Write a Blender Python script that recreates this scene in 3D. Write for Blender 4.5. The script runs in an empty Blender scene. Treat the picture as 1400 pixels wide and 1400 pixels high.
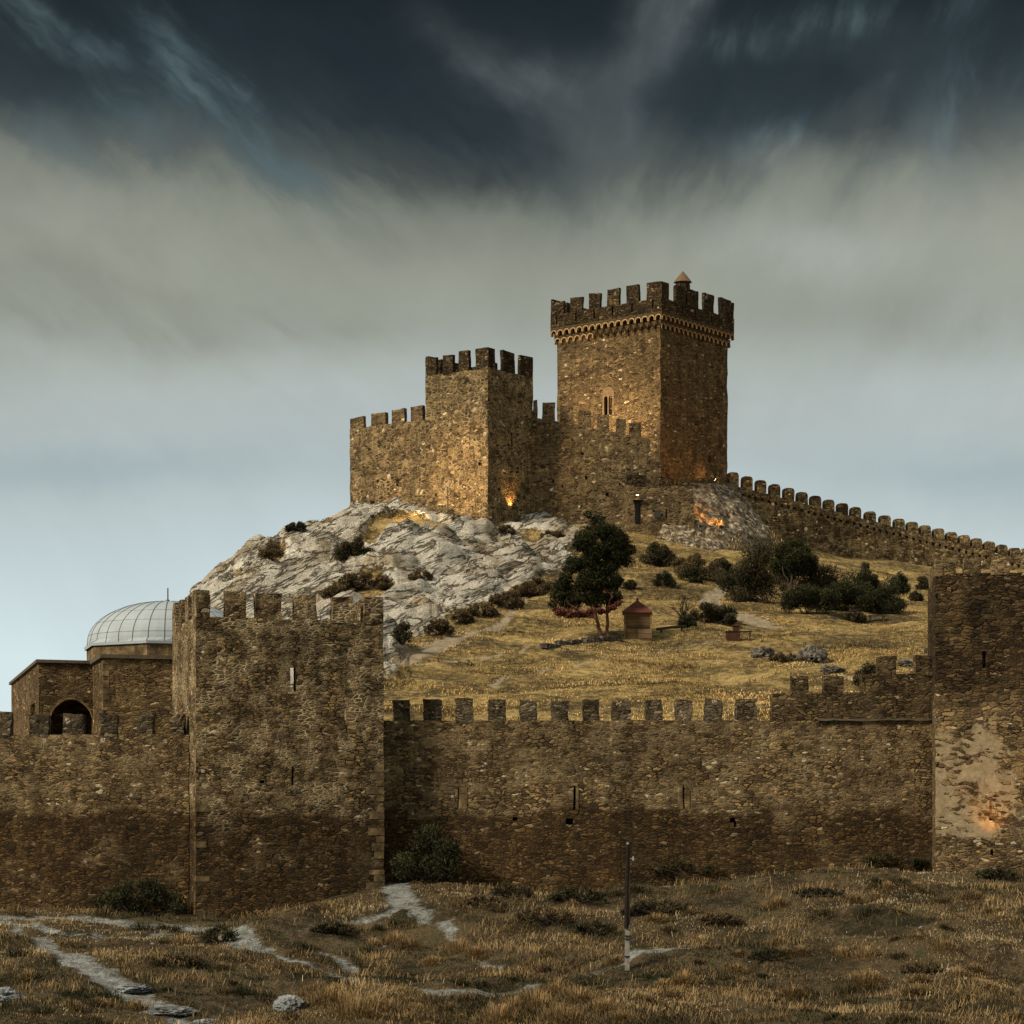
import bpy, math, random
import numpy as np
from mathutils import Vector

random.seed(7)
rng = np.random.default_rng(11)
F, HOR = 3400.0, 1150.0            # the surveyed view: focal length and horizon, in pixels of the photograph
scene = bpy.context.scene
COL = scene.collection
R = math.radians

def W(px, py, Y):                  # a surveyed bearing at distance Y -> world point
    return Vector(((px - 700) / F * Y, Y, (HOR - py) / F * Y))
def PX(p): return 700 + F * p[0] / p[1], HOR - F * p[2] / p[1]

# ------------------------------------------------------------------ noise
def _h(ix, iy, iz, seed):
    n = (ix * 374761393 + iy * 668265263 + iz * 2147483647 * 3 + seed * 1274126177) & 0xFFFFFFFF
    n = ((n ^ (n >> 13)) * 1274126177) & 0xFFFFFFFF
    n = ((n ^ (n >> 16)) * 2246822519) & 0xFFFFFFFF
    return ((n ^ (n >> 15)) & 0xFFFF) / 32767.5 - 1.0
def vn(x, y, z=0.0, seed=0):
    x, y, z = np.broadcast_arrays(np.asarray(x, float), np.asarray(y, float), np.asarray(z, float))
    ix, iy, iz = (np.floor(a).astype(np.int64) for a in (x, y, z))
    fx, fy, fz = x - ix, y - iy, z - iz
    fx, fy, fz = (f * f * (3 - 2 * f) for f in (fx, fy, fz))
    r = 0
    for dx in (0, 1):
        for dy in (0, 1):
            for dz in (0, 1):
                w = (fx if dx else 1 - fx) * (fy if dy else 1 - fy) * (fz if dz else 1 - fz)
                r = r + w * _h(ix + dx, iy + dy, iz + dz, seed)
    return r
def fbm(x, y, z=0.0, seed=0, o=4):
    a, s, r = 1.0, 1.0, 0
    for k in range(o):
        r = r + a * vn(np.asarray(x) * s, np.asarray(y) * s, np.asarray(z) * s, seed + k * 17); a *= .5; s *= 2.03
    return r / 1.6
def sstep(a, b, x):
    t = np.clip((x - a) / (b - a), 0, 1); return t * t * (3 - 2 * t)

# ------------------------------------------------------------------ node helpers
def lin(c):
    return tuple(((v / 255) / 12.92 if v / 255 <= .04045 else ((v / 255 + .055) / 1.055) ** 2.4) for v in c)
class NT:
    def __init__(s, tree): s.t = tree; s.n = tree.nodes; s.l = tree.links
    def new(s, typ, **k):
        n = s.n.new(typ)
        for a, b in k.items(): setattr(n, a, b)
        return n
    def put(s, sock, v):
        if isinstance(v, bpy.types.NodeSocket): s.l.new(v, sock)
        elif v is not None:
            if hasattr(sock.default_value, '__len__') and not hasattr(v, '__len__'): v = [v] * len(sock.default_value)
            if hasattr(v, '__len__') and len(sock.default_value) == 4 and len(v) == 3: v = (*v, 1)
            sock.default_value = v
    def m(s, op, a, b=None, c=None, clamp=False):
        n = s.new('ShaderNodeMath', operation=op, use_clamp=clamp)
        for i, v in enumerate((a, b, c)):
            if v is not None: s.put(n.inputs[i], v)
        return n.outputs[0]
    def add(s, a, b): return s.m('ADD', a, b)
    def sub(s, a, b): return s.m('SUBTRACT', a, b)
    def mul(s, a, b): return s.m('MULTIPLY', a, b)
    def ss(s, x, a, b, lo=0., hi=1.):
        n = s.new('ShaderNodeMapRange', interpolation_type='SMOOTHSTEP')
        for i, v in enumerate((x, a, b, lo, hi)): s.put(n.inputs[i], v)
        return n.outputs[0]
    def xyz(s, x, y, z=0.):
        n = s.new('ShaderNodeCombineXYZ')
        for i, v in enumerate((x, y, z)): s.put(n.inputs[i], v)
        return n.outputs[0]
    def sep(s, v):
        n = s.new('ShaderNodeSeparateXYZ'); s.put(n.inputs[0], v); return n.outputs[0], n.outputs[1], n.outputs[2]
    def vm(s, op, a, b=None):
        n = s.new('ShaderNodeVectorMath', operation=op); s.put(n.inputs[0], a)
        if b is not None:
            if op == 'SCALE': s.put(n.inputs['Scale'], b)
            else: s.put(n.inputs[1], b)
        return n.outputs[0]
    def noise(s, vec, scale, detail=3., rough=.55, dist=0., col=False, dim='3D'):
        n = s.new('ShaderNodeTexNoise', noise_dimensions=dim); s.put(n.inputs['Vector'], vec)
        s.put(n.inputs['Scale'], scale); s.put(n.inputs['Detail'], detail); s.put(n.inputs['Roughness'], rough); s.put(n.inputs['Distortion'], dist)
        return n.outputs['Color' if col else 'Fac']
    def vor(s, vec, scale, feature='F1', rand=1., dim='2D'):
        n = s.new('ShaderNodeTexVoronoi', voronoi_dimensions=dim, feature=feature); s.put(n.inputs['Vector'], vec)
        s.put(n.inputs['Scale'], scale); s.put(n.inputs['Randomness'], rand); return n
    def mix(s, f, a, b, mode='MIX'):
        n = s.new('ShaderNodeMix', data_type='RGBA', blend_type=mode)
        s.put(n.inputs[0], f); s.put(n.inputs[6], a); s.put(n.inputs[7], b); return n.outputs[2]
    def mixf(s, f, a, b):
        n = s.new('ShaderNodeMix', data_type='FLOAT'); s.put(n.inputs[0], f); s.put(n.inputs[2], a); s.put(n.inputs[3], b); return n.outputs[0]
    def ramp(s, f, stops, interp='LINEAR'):
        n = s.new('ShaderNodeValToRGB'); r = n.color_ramp; r.interpolation = interp
        while len(r.elements) < len(stops): r.elements.new(.5)
        for e, (p, c) in zip(r.elements, stops): e.position = p; e.color = (*c, 1)
        s.put(n.inputs[0], f); return n.outputs[0]
    def attr(s, name): return s.new('ShaderNodeAttribute', attribute_name=name)

def material(name):
    m = bpy.data.materials.new(name); m.use_nodes = True; t = NT(m.node_tree); t.n.clear()
    out = t.new('ShaderNodeOutputMaterial'); b = t.new('ShaderNodeBsdfPrincipled'); t.l.new(b.outputs[0], out.inputs[0])
    b.inputs['Roughness'].default_value = .9; b.inputs['Specular IOR Level'].default_value = .15
    return m, t, b
def bump(t, b, h, strength=.6, dist=.05):
    n = t.new('ShaderNodeBump'); n.inputs['Strength'].default_value = strength; n.inputs['Distance'].default_value = dist
    t.put(n.inputs['Height'], h); t.l.new(n.outputs[0], b.inputs['Normal'])

def masonry(name, sx=.42, sy=.17, stones=None, mortar=(.20, .155, .095), mort=.8, mortw=.11, band=None, plaster=None, bstr=.8, pale=.05, tint=1.0, visr=(.43, .60), blotch=.3, joint=(.018, .013, .008), dark_above=None):
    m, t, b = material(name)
    uv = t.new('ShaderNodeUVMap', uv_map='UVMap').outputs[0]
    u, v, _ = t.sep(uv)
    w = t.noise(uv, .55 / sx, 3, .6, col=True); w = t.vm('SUBTRACT', w, (.5, .5, .5))
    w2 = t.noise(uv, 2.2 / sx, 2, .6, col=True); w2 = t.vm('SUBTRACT', w2, (.5, .5, .5))
    p = t.vm('ADD', uv, t.vm('MULTIPLY', w, (1.1 * sx, .75 * sx, 0))); p = t.vm('ADD', p, t.vm('MULTIPLY', w2, (.55 * sx, .34 * sx, 0)))
    cells = []
    for k, (a, c, rnd) in enumerate(((sx, sy, .95), (sx * 1.3, sy * 1.5, 1.), (sx * .75, sy * .72, .9))):
        q = t.vm('MULTIPLY', p, (1 / a, 1 / c, 1)); q = t.vm('ADD', q, (k * 31.7, k * 17.3, 0))
        cells.append((t.vor(q, 1., 'F1', rnd).outputs['Color'], t.vor(q, 1., 'DISTANCE_TO_EDGE', rnd).outputs['Distance']))
    big = t.ss(t.noise(uv, .55, 2, .5), .53, .56); small = t.ss(t.noise(t.vm('ADD', uv, (40, 9, 0)), .45, 2, .5), .52, .55)
    col = t.mix(small, t.mix(big, cells[0][0], cells[1][0]), cells[2][0])
    edge = t.mixf(small, t.mixf(big, cells[0][1], cells[1][1]), cells[2][1])
    r1, r2, r3 = t.sep(col)
    st = stones or ((0, (.045, .031, .017)), (.3, (.085, .058, .031)), (.6, (.135, .094, .05)), (.85, (.2, .14, .07)), (1 - pale, (.25, .175, .09)), (1 - pale + .005, (.52, .44, .31)))
    sc = t.ramp(r1, st)
    sc = t.mix(.55, sc, t.ramp(r2, ((0, (.6, .58, .55)), (.5, (1, 1, 1)), (1, (1.35, 1.3, 1.15)))), 'MULTIPLY')
    fine = t.noise(uv, 5. / sx, 4, .75)
    sc = t.mix(1, sc, t.ramp(fine, ((.28, (.40, .40, .40)), (.72, (1.62, 1.58, 1.48)))), 'MULTIPLY')
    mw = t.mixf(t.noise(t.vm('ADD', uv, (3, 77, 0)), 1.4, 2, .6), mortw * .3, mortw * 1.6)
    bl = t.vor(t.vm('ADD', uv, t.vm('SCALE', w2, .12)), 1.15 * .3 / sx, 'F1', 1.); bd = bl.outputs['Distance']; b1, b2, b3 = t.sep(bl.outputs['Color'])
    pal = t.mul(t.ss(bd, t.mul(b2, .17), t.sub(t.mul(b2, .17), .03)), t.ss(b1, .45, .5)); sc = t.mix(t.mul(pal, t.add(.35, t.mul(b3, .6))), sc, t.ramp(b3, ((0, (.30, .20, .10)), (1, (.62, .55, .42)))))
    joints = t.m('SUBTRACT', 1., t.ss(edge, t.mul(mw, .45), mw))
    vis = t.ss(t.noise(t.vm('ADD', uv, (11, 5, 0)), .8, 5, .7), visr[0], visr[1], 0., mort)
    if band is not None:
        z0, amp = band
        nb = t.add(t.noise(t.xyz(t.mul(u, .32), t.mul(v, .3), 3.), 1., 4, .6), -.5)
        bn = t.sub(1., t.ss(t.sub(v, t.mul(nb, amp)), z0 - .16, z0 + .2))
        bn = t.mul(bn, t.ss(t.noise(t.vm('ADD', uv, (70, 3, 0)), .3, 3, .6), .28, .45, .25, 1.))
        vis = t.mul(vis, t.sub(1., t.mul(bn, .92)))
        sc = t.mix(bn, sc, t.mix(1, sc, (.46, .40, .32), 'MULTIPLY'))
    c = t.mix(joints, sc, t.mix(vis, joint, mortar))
    # rain streaks and grime with a shape of their own
    gr = t.noise(t.xyz(t.mul(u, .9), t.mul(v, .13), 1.), 1., 4, .65)
    c = t.mix(1, c, t.ramp(gr, ((.3, (.66, .65, .62)), (.62, (1.12, 1.1, 1.06)))), 'MULTIPLY')
    gl = t.noise(uv, .16, 3, .6)
    c = t.mix(1, c, t.ramp(gl, ((.32, (1 - blotch * 1.2, 1 - blotch * 1.2, 1 - blotch * 1.25)), (.68, (1 + blotch * .8, 1 + blotch * .75, 1 + blotch * .6)))), 'MULTIPLY')
    if dark_above is not None:      # stones turn darker above this height, with a ragged edge
        cn = t.add(t.noise(t.xyz(t.mul(u, .5), t.mul(v, .35), 9.), 1., 5, .65), -.5); cm = t.ss(t.add(v, t.mul(cn, 3.)), dark_above - .9, dark_above + .9)
        c = t.mix(cm, c, t.mix(1, c, (.36, .34, .31), 'MULTIPLY'))
    rgh = edge
    if plaster is not None:
        (pu0, pu1, pz0, pz1) = plaster
        pm = t.noise(uv, .75, 5, .68)
        a = t.mul(t.ss(v, pz0, pz0 + .25), t.ss(v, pz1, pz1 - 2.2)); a = t.mul(a, t.ss(u, pu1, pu1 - (pu1 - pu0) * .9))
        pm = t.ss(t.sub(t.add(pm, t.mul(a, .27)), t.mul(t.ss(r2, .72, .8), .16)), .64, .74)
        pm = t.mul(pm, t.ss(v, pz0 - .1, pz0 + .12))
        pc = t.ramp(t.noise(uv, 2.2, 5, .7), ((.3, (.19, .145, .085)), (.7, (.36, .29, .18))))
        c = t.mix(pm, c, pc); rgh = t.mixf(pm, edge, 1.)
    if tint != 1.0: c = t.mix(1, c, (tint, tint, tint), 'MULTIPLY')
    t.put(b.inputs['Base Color'], c)
    h = t.add(t.ss(rgh, 0., .22), t.mul(t.sub(r3, .5), .5)); h = t.add(h, t.mul(fine, .35))
    bump(t, b, h, bstr, .06)
    return m

# ------------------------------------------------------------------ object helpers
def link(o): COL.objects.link(o); return o
def tag(o, label=None, cat=None, group=None, kind=None):
    for k, v in (('label', label), ('category', cat), ('group', group), ('kind', kind)):
        if v: o[k] = v
    return o
def thing(name, loc, label, cat, group=None, rz=0):
    o = bpy.data.objects.new(name, None); link(o); o.location = loc; o.rotation_euler = (0, 0, rz); o.empty_display_size = .3
    return tag(o, label, cat, group)
def origin(o):
    v = Vector((0, 0, 0))
    while o is not None: v += Vector(o.location); o = o.parent
    return v
def copy_tree(o, parent=None):
    c = o.copy(); COL.objects.link(c); c.parent = parent
    for ch in [x for x in scene.objects if x.parent is o]: copy_tree(ch, c)
    return c

class MB:
    """collects faces with UVs in metres; build() links them as ONE mesh object"""
    def __init__(s): s.v = []; s.f = []; s.uv = []; s.mi = []
    def face(s, pts, uvs=None, mi=0):
        i = len(s.v); s.v += [tuple(p) for p in pts]; s.f.append(tuple(range(i, i + len(pts)))); s.mi.append(mi)
        if uvs is None:
            a, b_ = Vector(pts[0]), Vector(pts[1]); ex = (b_ - a).normalized(); n = ex.cross(Vector(pts[-1]) - a)
            ey = n.cross(ex).normalized() if n.length > 1e-9 else Vector((0, 0, 1))
            uvs = [((Vector(p) - a).dot(ex), (Vector(p) - a).dot(ey)) for p in pts]
        s.uv += [tuple(q) for q in uvs]
    def grid(s, fn, ss, ts, uvf, skip=None, flip=False, mi=0):
        for i in range(len(ss) - 1):
            for j in range(len(ts) - 1):
                if skip and skip((ss[i] + ss[i + 1]) / 2, (ts[j] + ts[j + 1]) / 2): continue
                q = [(ss[i], ts[j]), (ss[i + 1], ts[j]), (ss[i + 1], ts[j + 1]), (ss[i], ts[j + 1])]
                if flip: q.reverse()
                s.face([fn(*k) for k in q], [uvf(*k) for k in q], mi)
    def box(s, c, sx, sy, sz, ax=(1, 0), mi=0, uo=(0, 0)):
        ax = Vector((ax[0], ax[1], 0)).normalized(); ay = Vector((-ax.y, ax.x, 0)); c = Vector(c); az = Vector((0, 0, 1))
        P = lambda i, j, k: c + ax * (i * sx / 2) + ay * (j * sy / 2) + az * (k * sz / 2)
        for f in (((-1, -1, -1), (1, -1, -1), (1, -1, 1), (-1, -1, 1)), ((1, 1, -1), (-1, 1, -1), (-1, 1, 1), (1, 1, 1)), ((-1, 1, -1), (-1, -1, -1), (-1, -1, 1), (-1, 1, 1)),
                  ((1, -1, -1), (1, 1, -1), (1, 1, 1), (1, -1, 1)), ((-1, -1, 1), (1, -1, 1), (1, 1, 1), (-1, 1, 1)), ((-1, 1, -1), (1, 1, -1), (1, -1, -1), (-1, -1, -1))):
            pts = [P(*k) for k in f]; d = (pts[1] - pts[0]).length; e = (pts[3] - pts[0]).length
            s.face(pts, [(uo[0], uo[1]), (uo[0] + d, uo[1]), (uo[0] + d, uo[1] + e), (uo[0], uo[1] + e)], mi)
    def tube(s, pts, radii, n=7, mi=0, cap=True):
        pts = [Vector(p) for p in pts]; rings = []
        if not hasattr(radii, '__len__'): radii = [radii] * len(pts)
        for k, p in enumerate(pts):
            d = (pts[min(k + 1, len(pts) - 1)] - pts[max(k - 1, 0)]).normalized()
            a = d.cross(Vector((.31, .92, .17))).normalized(); b_ = d.cross(a)
            rings.append([p + a * (radii[k] * math.cos(2 * math.pi * i / n)) + b_ * (radii[k] * math.sin(2 * math.pi * i / n)) for i in range(n)])
        for k in range(len(rings) - 1):
            for i in range(n):
                j = (i + 1) % n; s.face([rings[k][i], rings[k][j], rings[k + 1][j], rings[k + 1][i]], None, mi)
        if cap: s.face(rings[-1], None, mi); s.face(rings[0][::-1], None, mi)
    def build(s, name, mats, parent=None, jit=None, smooth=False, at=None):
        if not isinstance(mats, (list, tuple)): mats = [mats]
        v = np.array(s.v, float)
        if jit:
            a, fr = jit
            d = np.stack([vn(v[:, 0] * fr, v[:, 1] * fr, v[:, 2] * fr, 5 + k * 7) + .6 * vn(v[:, 0] * fr * 2.7, v[:, 1] * fr * 2.7, v[:, 2] * fr * 2.7, 55 + k * 7) for k in range(3)], 1)
            v = v + a * d
        o0 = origin(parent) if parent is not None else Vector(at) if at is not None else Vector((0, 0, 0))
        v = v - np.array(o0)
        me = bpy.data.meshes.new(name); me.from_pydata(v.tolist(), [], s.f)
        l = me.uv_layers.new(name='UVMap'); l.data.foreach_set('uv', np.array(s.uv, np.float32).ravel())
        for m in mats: me.materials.append(m)
        if len(mats) > 1: me.polygons.foreach_set('material_index', s.mi)
        if smooth: me.polygons.foreach_set('use_smooth', [True] * len(s.f))
        o = bpy.data.objects.new(name, me); link(o); o.parent = parent
        if parent is None: o.location = o0
        return o

def np_mesh(name, v, tris, mat, parent=None, tint=None, at=None):
    v = np.asarray(v, np.float64); o0 = np.array(origin(parent)) if parent is not None else np.array(at if at is not None else (0, 0, 0))
    me = bpy.data.meshes.new(name); me.vertices.add(len(v)); me.vertices.foreach_set('co', (v - o0).astype(np.float32).ravel())
    k = tris.shape[1]; me.loops.add(tris.size); me.loops.foreach_set('vertex_index', tris.astype(np.int32).ravel())
    me.polygons.add(len(tris)); me.polygons.foreach_set('loop_start', np.arange(0, tris.size, k, dtype=np.int32)); me.polygons.foreach_set('loop_total', np.full(len(tris), k, np.int32))
    if tint is not None:
        a = me.color_attributes.new('tint', 'FLOAT_COLOR', 'POINT'); c = np.ones((len(v), 4), np.float32); c[:, :3] = tint; a.data.foreach_set('color', c.ravel())
    me.materials.append(mat); me.update(calc_edges=True)
    o = bpy.data.objects.new(name, me); link(o); o.parent = parent
    if parent is None: o.location = o0
    return o

# ------------------------------------------------------------------ walls
V2 = lambda p: Vector((p[0], p[1]))
def s_at(A, B, px):                # where along A->B (plan) a bearing meets the wall
    A, B = V2(A), V2(B); d = (B - A).normalized(); k = (px - 700) / F
    return (k * A.y - A.x) / (d.x - k * d.y)
def lines(a, b, brk, step):
    pts = sorted({round(x, 4) for x in [a, b] + [x for x in brk if a < x < b]}); out = []
    for p, q in zip(pts, pts[1:]):
        n = max(1, int(math.ceil((q - p) / step - 1e-6))); out += [p + (q - p) * i / n for i in range(n)]
    return out + [pts[-1]]
def wall(mb, A, B, t, zb, zt, step=.3, openings=(), uo=None, ends=(True, True), back=True, top=True, v0=0.):
    A, B = V2(A), V2(B); L = (B - A).length; d = (B - A) / L; n = Vector((-d.y, d.x))
    zb = zb if hasattr(zb, '__len__') else (zb, zb); zt = zt if hasattr(zt, '__len__') else (zt, zt)
    uo = random.uniform(0, 400) if uo is None else uo
    zbf = lambda s: zb[0] + (zb[1] - zb[0]) * s / L
    ztf = lambda s: zt[0] + (zt[1] - zt[0]) * s / L
    T = lambda s, z: (z - zbf(s)) / (ztf(s) - zbf(s))
    H = max(ztf(0) - zbf(0), ztf(L) - zbf(L))
    ops = [(o[0], o[1], T((o[0] + o[1]) / 2, o[2]), T((o[0] + o[1]) / 2, o[3]), o[4], len(o) > 5 and o[5]) for o in openings]
    S = lines(0, L, [x for o in ops for x in o[:2]], step); TT = lines(0, 1, [x for o in ops for x in o[2:4]], step / H)
    P = lambda dep: (lambda s, tt: Vector((A.x + d.x * s + n.x * dep, A.y + d.y * s + n.y * dep, zbf(s) + (ztf(s) - zbf(s)) * tt)))
    UV = lambda s, tt: (uo + s, zbf(s) + (ztf(s) - zbf(s)) * tt - v0)
    inside = lambda thr: (lambda s, tt: any(o[0] < s < o[1] and o[2] < tt < o[3] and (o[5] or not thr) for o in ops))
    mb.grid(P(0), S, TT, UV, inside(False))
    if back: mb.grid(P(t), S, TT, lambda s, tt: (uo + 50 - s, UV(s, tt)[1]), inside(True), flip=True)
    D = lines(0, t, [], step)
    if top: mb.grid(lambda s, q: P(q)(s, 1.), S, D, lambda s, q: (uo + s, ztf(s) - v0 + q))
    for e, s in ((ends[0], 0.), (ends[1], L)):
        if e: mb.grid(lambda q, tt: P(q)(s, tt), D, TT, lambda q, tt: (uo + 120 + (q if s else -q), UV(s, tt)[1]), flip=(s == 0.))
    for s0, s1, t0, t1, dep, thr in ops:
        q = t if thr else dep; a, b_, c, e = P(0)(s0, t0), P(0)(s1, t0), P(0)(s1, t1), P(0)(s0, t1); A2, B2, C2, E2 = P(q)(s0, t0), P(q)(s1, t0), P(q)(s1, t1), P(q)(s0, t1)
        for f in ((a, b_, B2, A2), (b_, c, C2, B2), (c, e, E2, C2), (e, a, A2, E2)): mb.face(f)
        if not thr: mb.face((A2, B2, C2, E2))
    return uo
def merlons(parent, A, B, t, ztf, lst, mat, jit=(.05, 2.1), rounded=False, step=.22, dep=0., name='merlon', v0=0.):
    A, B = V2(A), V2(B); d = (B - A).normalized(); n = Vector((-d.y, d.x))
    for it in lst:
        px0, px1, ty = it
        s0, s1 = s_at(A, B, px0), s_at(A, B, px1); sm = (s0 + s1) / 2; y = A.y + d.y * sm
        zt = (HOR - ty) / F * y; zb = ztf(sm) - .12
        a, b_ = A + d * s0 + n * dep, A + d * s1 + n * dep; mb = MB()
        if not rounded: wall(mb, a, b_, t, zb, (zt + random.uniform(-.07, .04), zt + random.uniform(-.07, .04)), step, v0=v0)
        else:
            uo = random.uniform(0, 99); w = s1 - s0; pr = [(0, zb), (w, zb), (w, zt - .32), (w - .10, zt - .1), (w - .28, zt), (.28, zt), (.10, zt - .1), (0, zt - .32)]
            Q = lambda s, z, q: Vector((a.x + d.x * s + n.x * q, a.y + d.y * s + n.y * q, z))
            mb.face([Q(s, z, 0) for s, z in pr], [(uo + s, z) for s, z in pr]); mb.face([Q(s, z, t) for s, z in pr][::-1], [(uo + s, z) for s, z in pr][::-1])
            for (s, z), (s2, z2) in zip(pr, pr[1:] + pr[:1]): mb.face([Q(s2, z2, 0), Q(s, z, 0), Q(s, z, t), Q(s2, z2, t)])
        mb.build(name, mat, parent, jit)

# ------------------------------------------------------------------ terrain
def tps(pts, reg=.02):
    P = np.array(pts, float); xy = P[:, :2] / 40.; n = len(P)
    r = np.linalg.norm(xy[:, None] - xy[None], axis=2); K = np.where(r > 0, r * r * np.log(r + 1e-12), 0) + np.eye(n) * reg
    A = np.zeros((n + 3, n + 3)); A[:n, :n] = K; A[:n, n] = 1; A[:n, n + 1:] = xy; A[n, :n] = 1; A[n + 1:, :n] = xy.T
    w = np.linalg.solve(A, np.r_[P[:, 2], 0, 0, 0])
    def f(x, y):
        x, y = np.broadcast_arrays(np.asarray(x, float) / 40, np.asarray(y, float) / 40); sh = x.shape; x = x.ravel(); y = y.ravel(); out = np.empty(len(x))
        for k in range(0, len(x), 40000):
            xx, yy = x[k:k + 40000, None], y[k:k + 40000, None]; r2 = (xx - xy[:, 0]) ** 2 + (yy - xy[:, 1]) ** 2
            out[k:k + 40000] = (.5 * r2 * np.log(r2 + 1e-12)) @ w[:n] + w[n] + x[k:k + 40000] * w[n + 1] + y[k:k + 40000] * w[n + 2]
        return out.reshape(sh)
    return f
out_px = [-250, 0, 130, 270, 400, 530, 700, 850, 1000, 1160, 1290, 1450, 1650]
out_rows = {
    107: [1236, 1236, 1238, 1250, 1250, 1186, 1222, 1230, 1206, 1194, 1194, 1203, 1208],
    103: [1246, 1246, 1246, 1258, 1256, 1214, 1228, 1232, 1207, 1183, 1194, 1205, 1210],
    97: [1258, 1257, 1260, 1268, 1270, 1262, 1250, 1252, 1237, 1217, 1222, 1228, 1235],
    91.5: [1280, 1280, 1280, 1287, 1289, 1291, 1284, 1290, 1285, 1268, 1268, 1268, 1276],
    88: [1296, 1294, 1294, 1300, 1304, 1308, 1300, 1322, 1316, 1312, 1316, 1318, 1320],
    84.5: [1312, 1310, 1310, 1317, 1324, 1333, 1326, 1316, 1302, 1300, 1306, 1310, 1314],
    77: [1358, 1358, 1358, 1366, 1370, 1366, 1356, 1356, 1352, 1352, 1356, 1360, 1360],
    71: [1402] * 13, 64: [1455] * 13, 52: [1545] * 13}
opts = [tuple(W(px, py, Y)) for Y, row in out_rows.items() for px, py in zip(out_px, row)]
opts += [(x, y, z) for x in (-30, 0, 30) for y, z in ((36, -4.9), (18, -3.0), (0, -1.75), (-40, -.5))] + [(-90, 60, -5), (90, 60, -5), (-90, 107, -3), (90, 107, -2)]
in_px = [300, 530, 650, 800, 950, 1100, 1270, 1450]
in_rows = {
    112: [1050, 1046, 1044, 1042, 1042, 1042, 1040, 1040], 122: [1010, 990, 987, 985, 985, 985, 984, 983], 135: [985, 955, 950, 950, 950, 948, 942, 940],
    150: [965, 915, 913, 916, 918, 918, 912, 910], 165: [925, 888, 877, 878, 880, 884, 880, 878], 180: [880, 850, 842, 848, 854, 857, 855, 850],
    200: [846, 800, 800, 812, 818, 826, 830, 825], 220: [812, 752, 757, 776, 778, 800, 808, 802],
    238: [776, 697, 717, 718, 752, 776, 798, 800], 256: [820, 692, 700, 702, 720, 762, 793, 795], 285: [860, 720, 700, 690, 700, 755, 790, 795], 330: [1050] * 8}
ipts = [tuple(W(px, py, Y)) for Y, row in in_rows.items() for px, py in zip(in_px, row)]
ipts += [tuple(W(*p)) for p in ((258, 852, 214), (300, 800, 221), (345, 775, 226), (400, 752, 231), (450, 728, 236), (480, 702, 242), (222, 925, 206), (150, 1030, 190), (60, 1060, 180), (-200, 1085, 180), (160, 1020, 130), (0, 1030, 140),
    (-250, 1050, 130), (60, 1040, 112), (-250, 1060, 112), (100, 1080, 250), (300, 900, 262), (230, 960, 240), (400, 800, 262), (-200, 1090, 300), (590, 872, 165), (560, 885, 158))]
fo, fi = tps(opts), tps(ipts)
def base_z(x, y):
    x, y = np.broadcast_arrays(np.asarray(x, float), np.asarray(y, float))
    yo = np.clip(y, -60, 112); yi = np.clip(y, 108, 335)
    zo = fo(np.clip(x, -60, 60), yo); zi = fi(np.clip(x, -75, 75), yi)
    zo = zo + (.42 * fbm(x / 4.5, y / 4., seed=3) + .17 * fbm(x / 1.2, y / 1.0, seed=4, o=3)) * sstep(108, 103, y)
    pxx = 700 + F * x / np.maximum(y, 30.); wv_ = 1.2 * vn(x / 5, .5, 0, 81)
    zo = zo + sstep(790, 880, pxx) * (.55 * np.exp(-((y - 84.4 - wv_ * .3) / 1.5) ** 2) - .75 * np.exp(-((y - 88.6 - wv_) / 2.3) ** 2)) + sstep(780, 900, pxx) * (.26 * np.exp(-((y - 102.9) / .9) ** 2) - .42 * np.exp(-((y - 105.3) / 1.2) ** 2))
    zo = zo + sstep(760, 640, pxx) * sstep(250, 380, pxx) * (.45 * np.exp(-((y - 93.5 - wv_) / 1.5) ** 2) - .45 * np.exp(-((y - 97. - wv_) / 1.6) ** 2)) + sstep(330, 200, pxx) * (.40 * np.exp(-((y - 83. - wv_) / 1.6) ** 2) - .38 * np.exp(-((y - 87. - wv_) / 1.6) ** 2))
    zi = zi + .55 * fbm(x / 11, y / 9, seed=8) + .42 * fbm(x / 4.5, y / 3., seed=12, o=3) + .12 * fbm(x / 1.6, y / 1.6, seed=9, o=3)
    z = zo + (zi - zo) * sstep(108.2, 109.6, y)
    far = sstep(330, 600, y); z = z * (1 - far) - 12 * far
    return z
def gz(x, y): return float(base_z(np.array([x]), np.array([y]))[0])
def hit(px, py, y0=None):          # first place where a bearing meets the ground
    Y = np.arange(y0 or (66 if py > 1160 else 111), 320, .1)
    z = base_z((px - 700) / F * Y, Y); s = (HOR - py) / F * Y
    k = np.nonzero(z >= s)[0]; Y = Y[k[0]] if len(k) else 200.
    return Vector(((px - 700) / F * Y, Y, gz((px - 700) / F * Y, Y)))

def inpoly(px, py, poly):
    P = np.array(poly, float); r = np.zeros(px.shape, bool); j = len(P) - 1
    for i in range(len(P)):
        c = ((P[i, 1] > py) != (P[j, 1] > py)) & (px < (P[j, 0] - P[i, 0]) * (py - P[i, 1]) / (P[j, 1] - P[i, 1] + 1e-9) + P[i, 0]); r ^= c; j = i
    return r
def plan(poly): return [(W(*p).x, W(*p).y) for p in poly]
def seg_d(x, y, line, wid):        # signed: <0 inside a ribbon of half-width wid along a plan polyline
    d = np.full(x.shape, 1e9)
    for (ax, ay, aw), (bx, by, bw) in zip([(*a, w) for a, w in zip(line, wid)], [(*a, w) for a, w in zip(line[1:], wid[1:])]):
        t = np.clip(((x - ax) * (bx - ax) + (y - ay) * (by - ay)) / ((bx - ax) ** 2 + (by - ay) ** 2 + 1e-9), 0, 1)
        d = np.minimum(d, np.hypot(x - ax - t * (bx - ax), y - ay - t * (by - ay)) - (aw + (bw - aw) * t))
    return d
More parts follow.
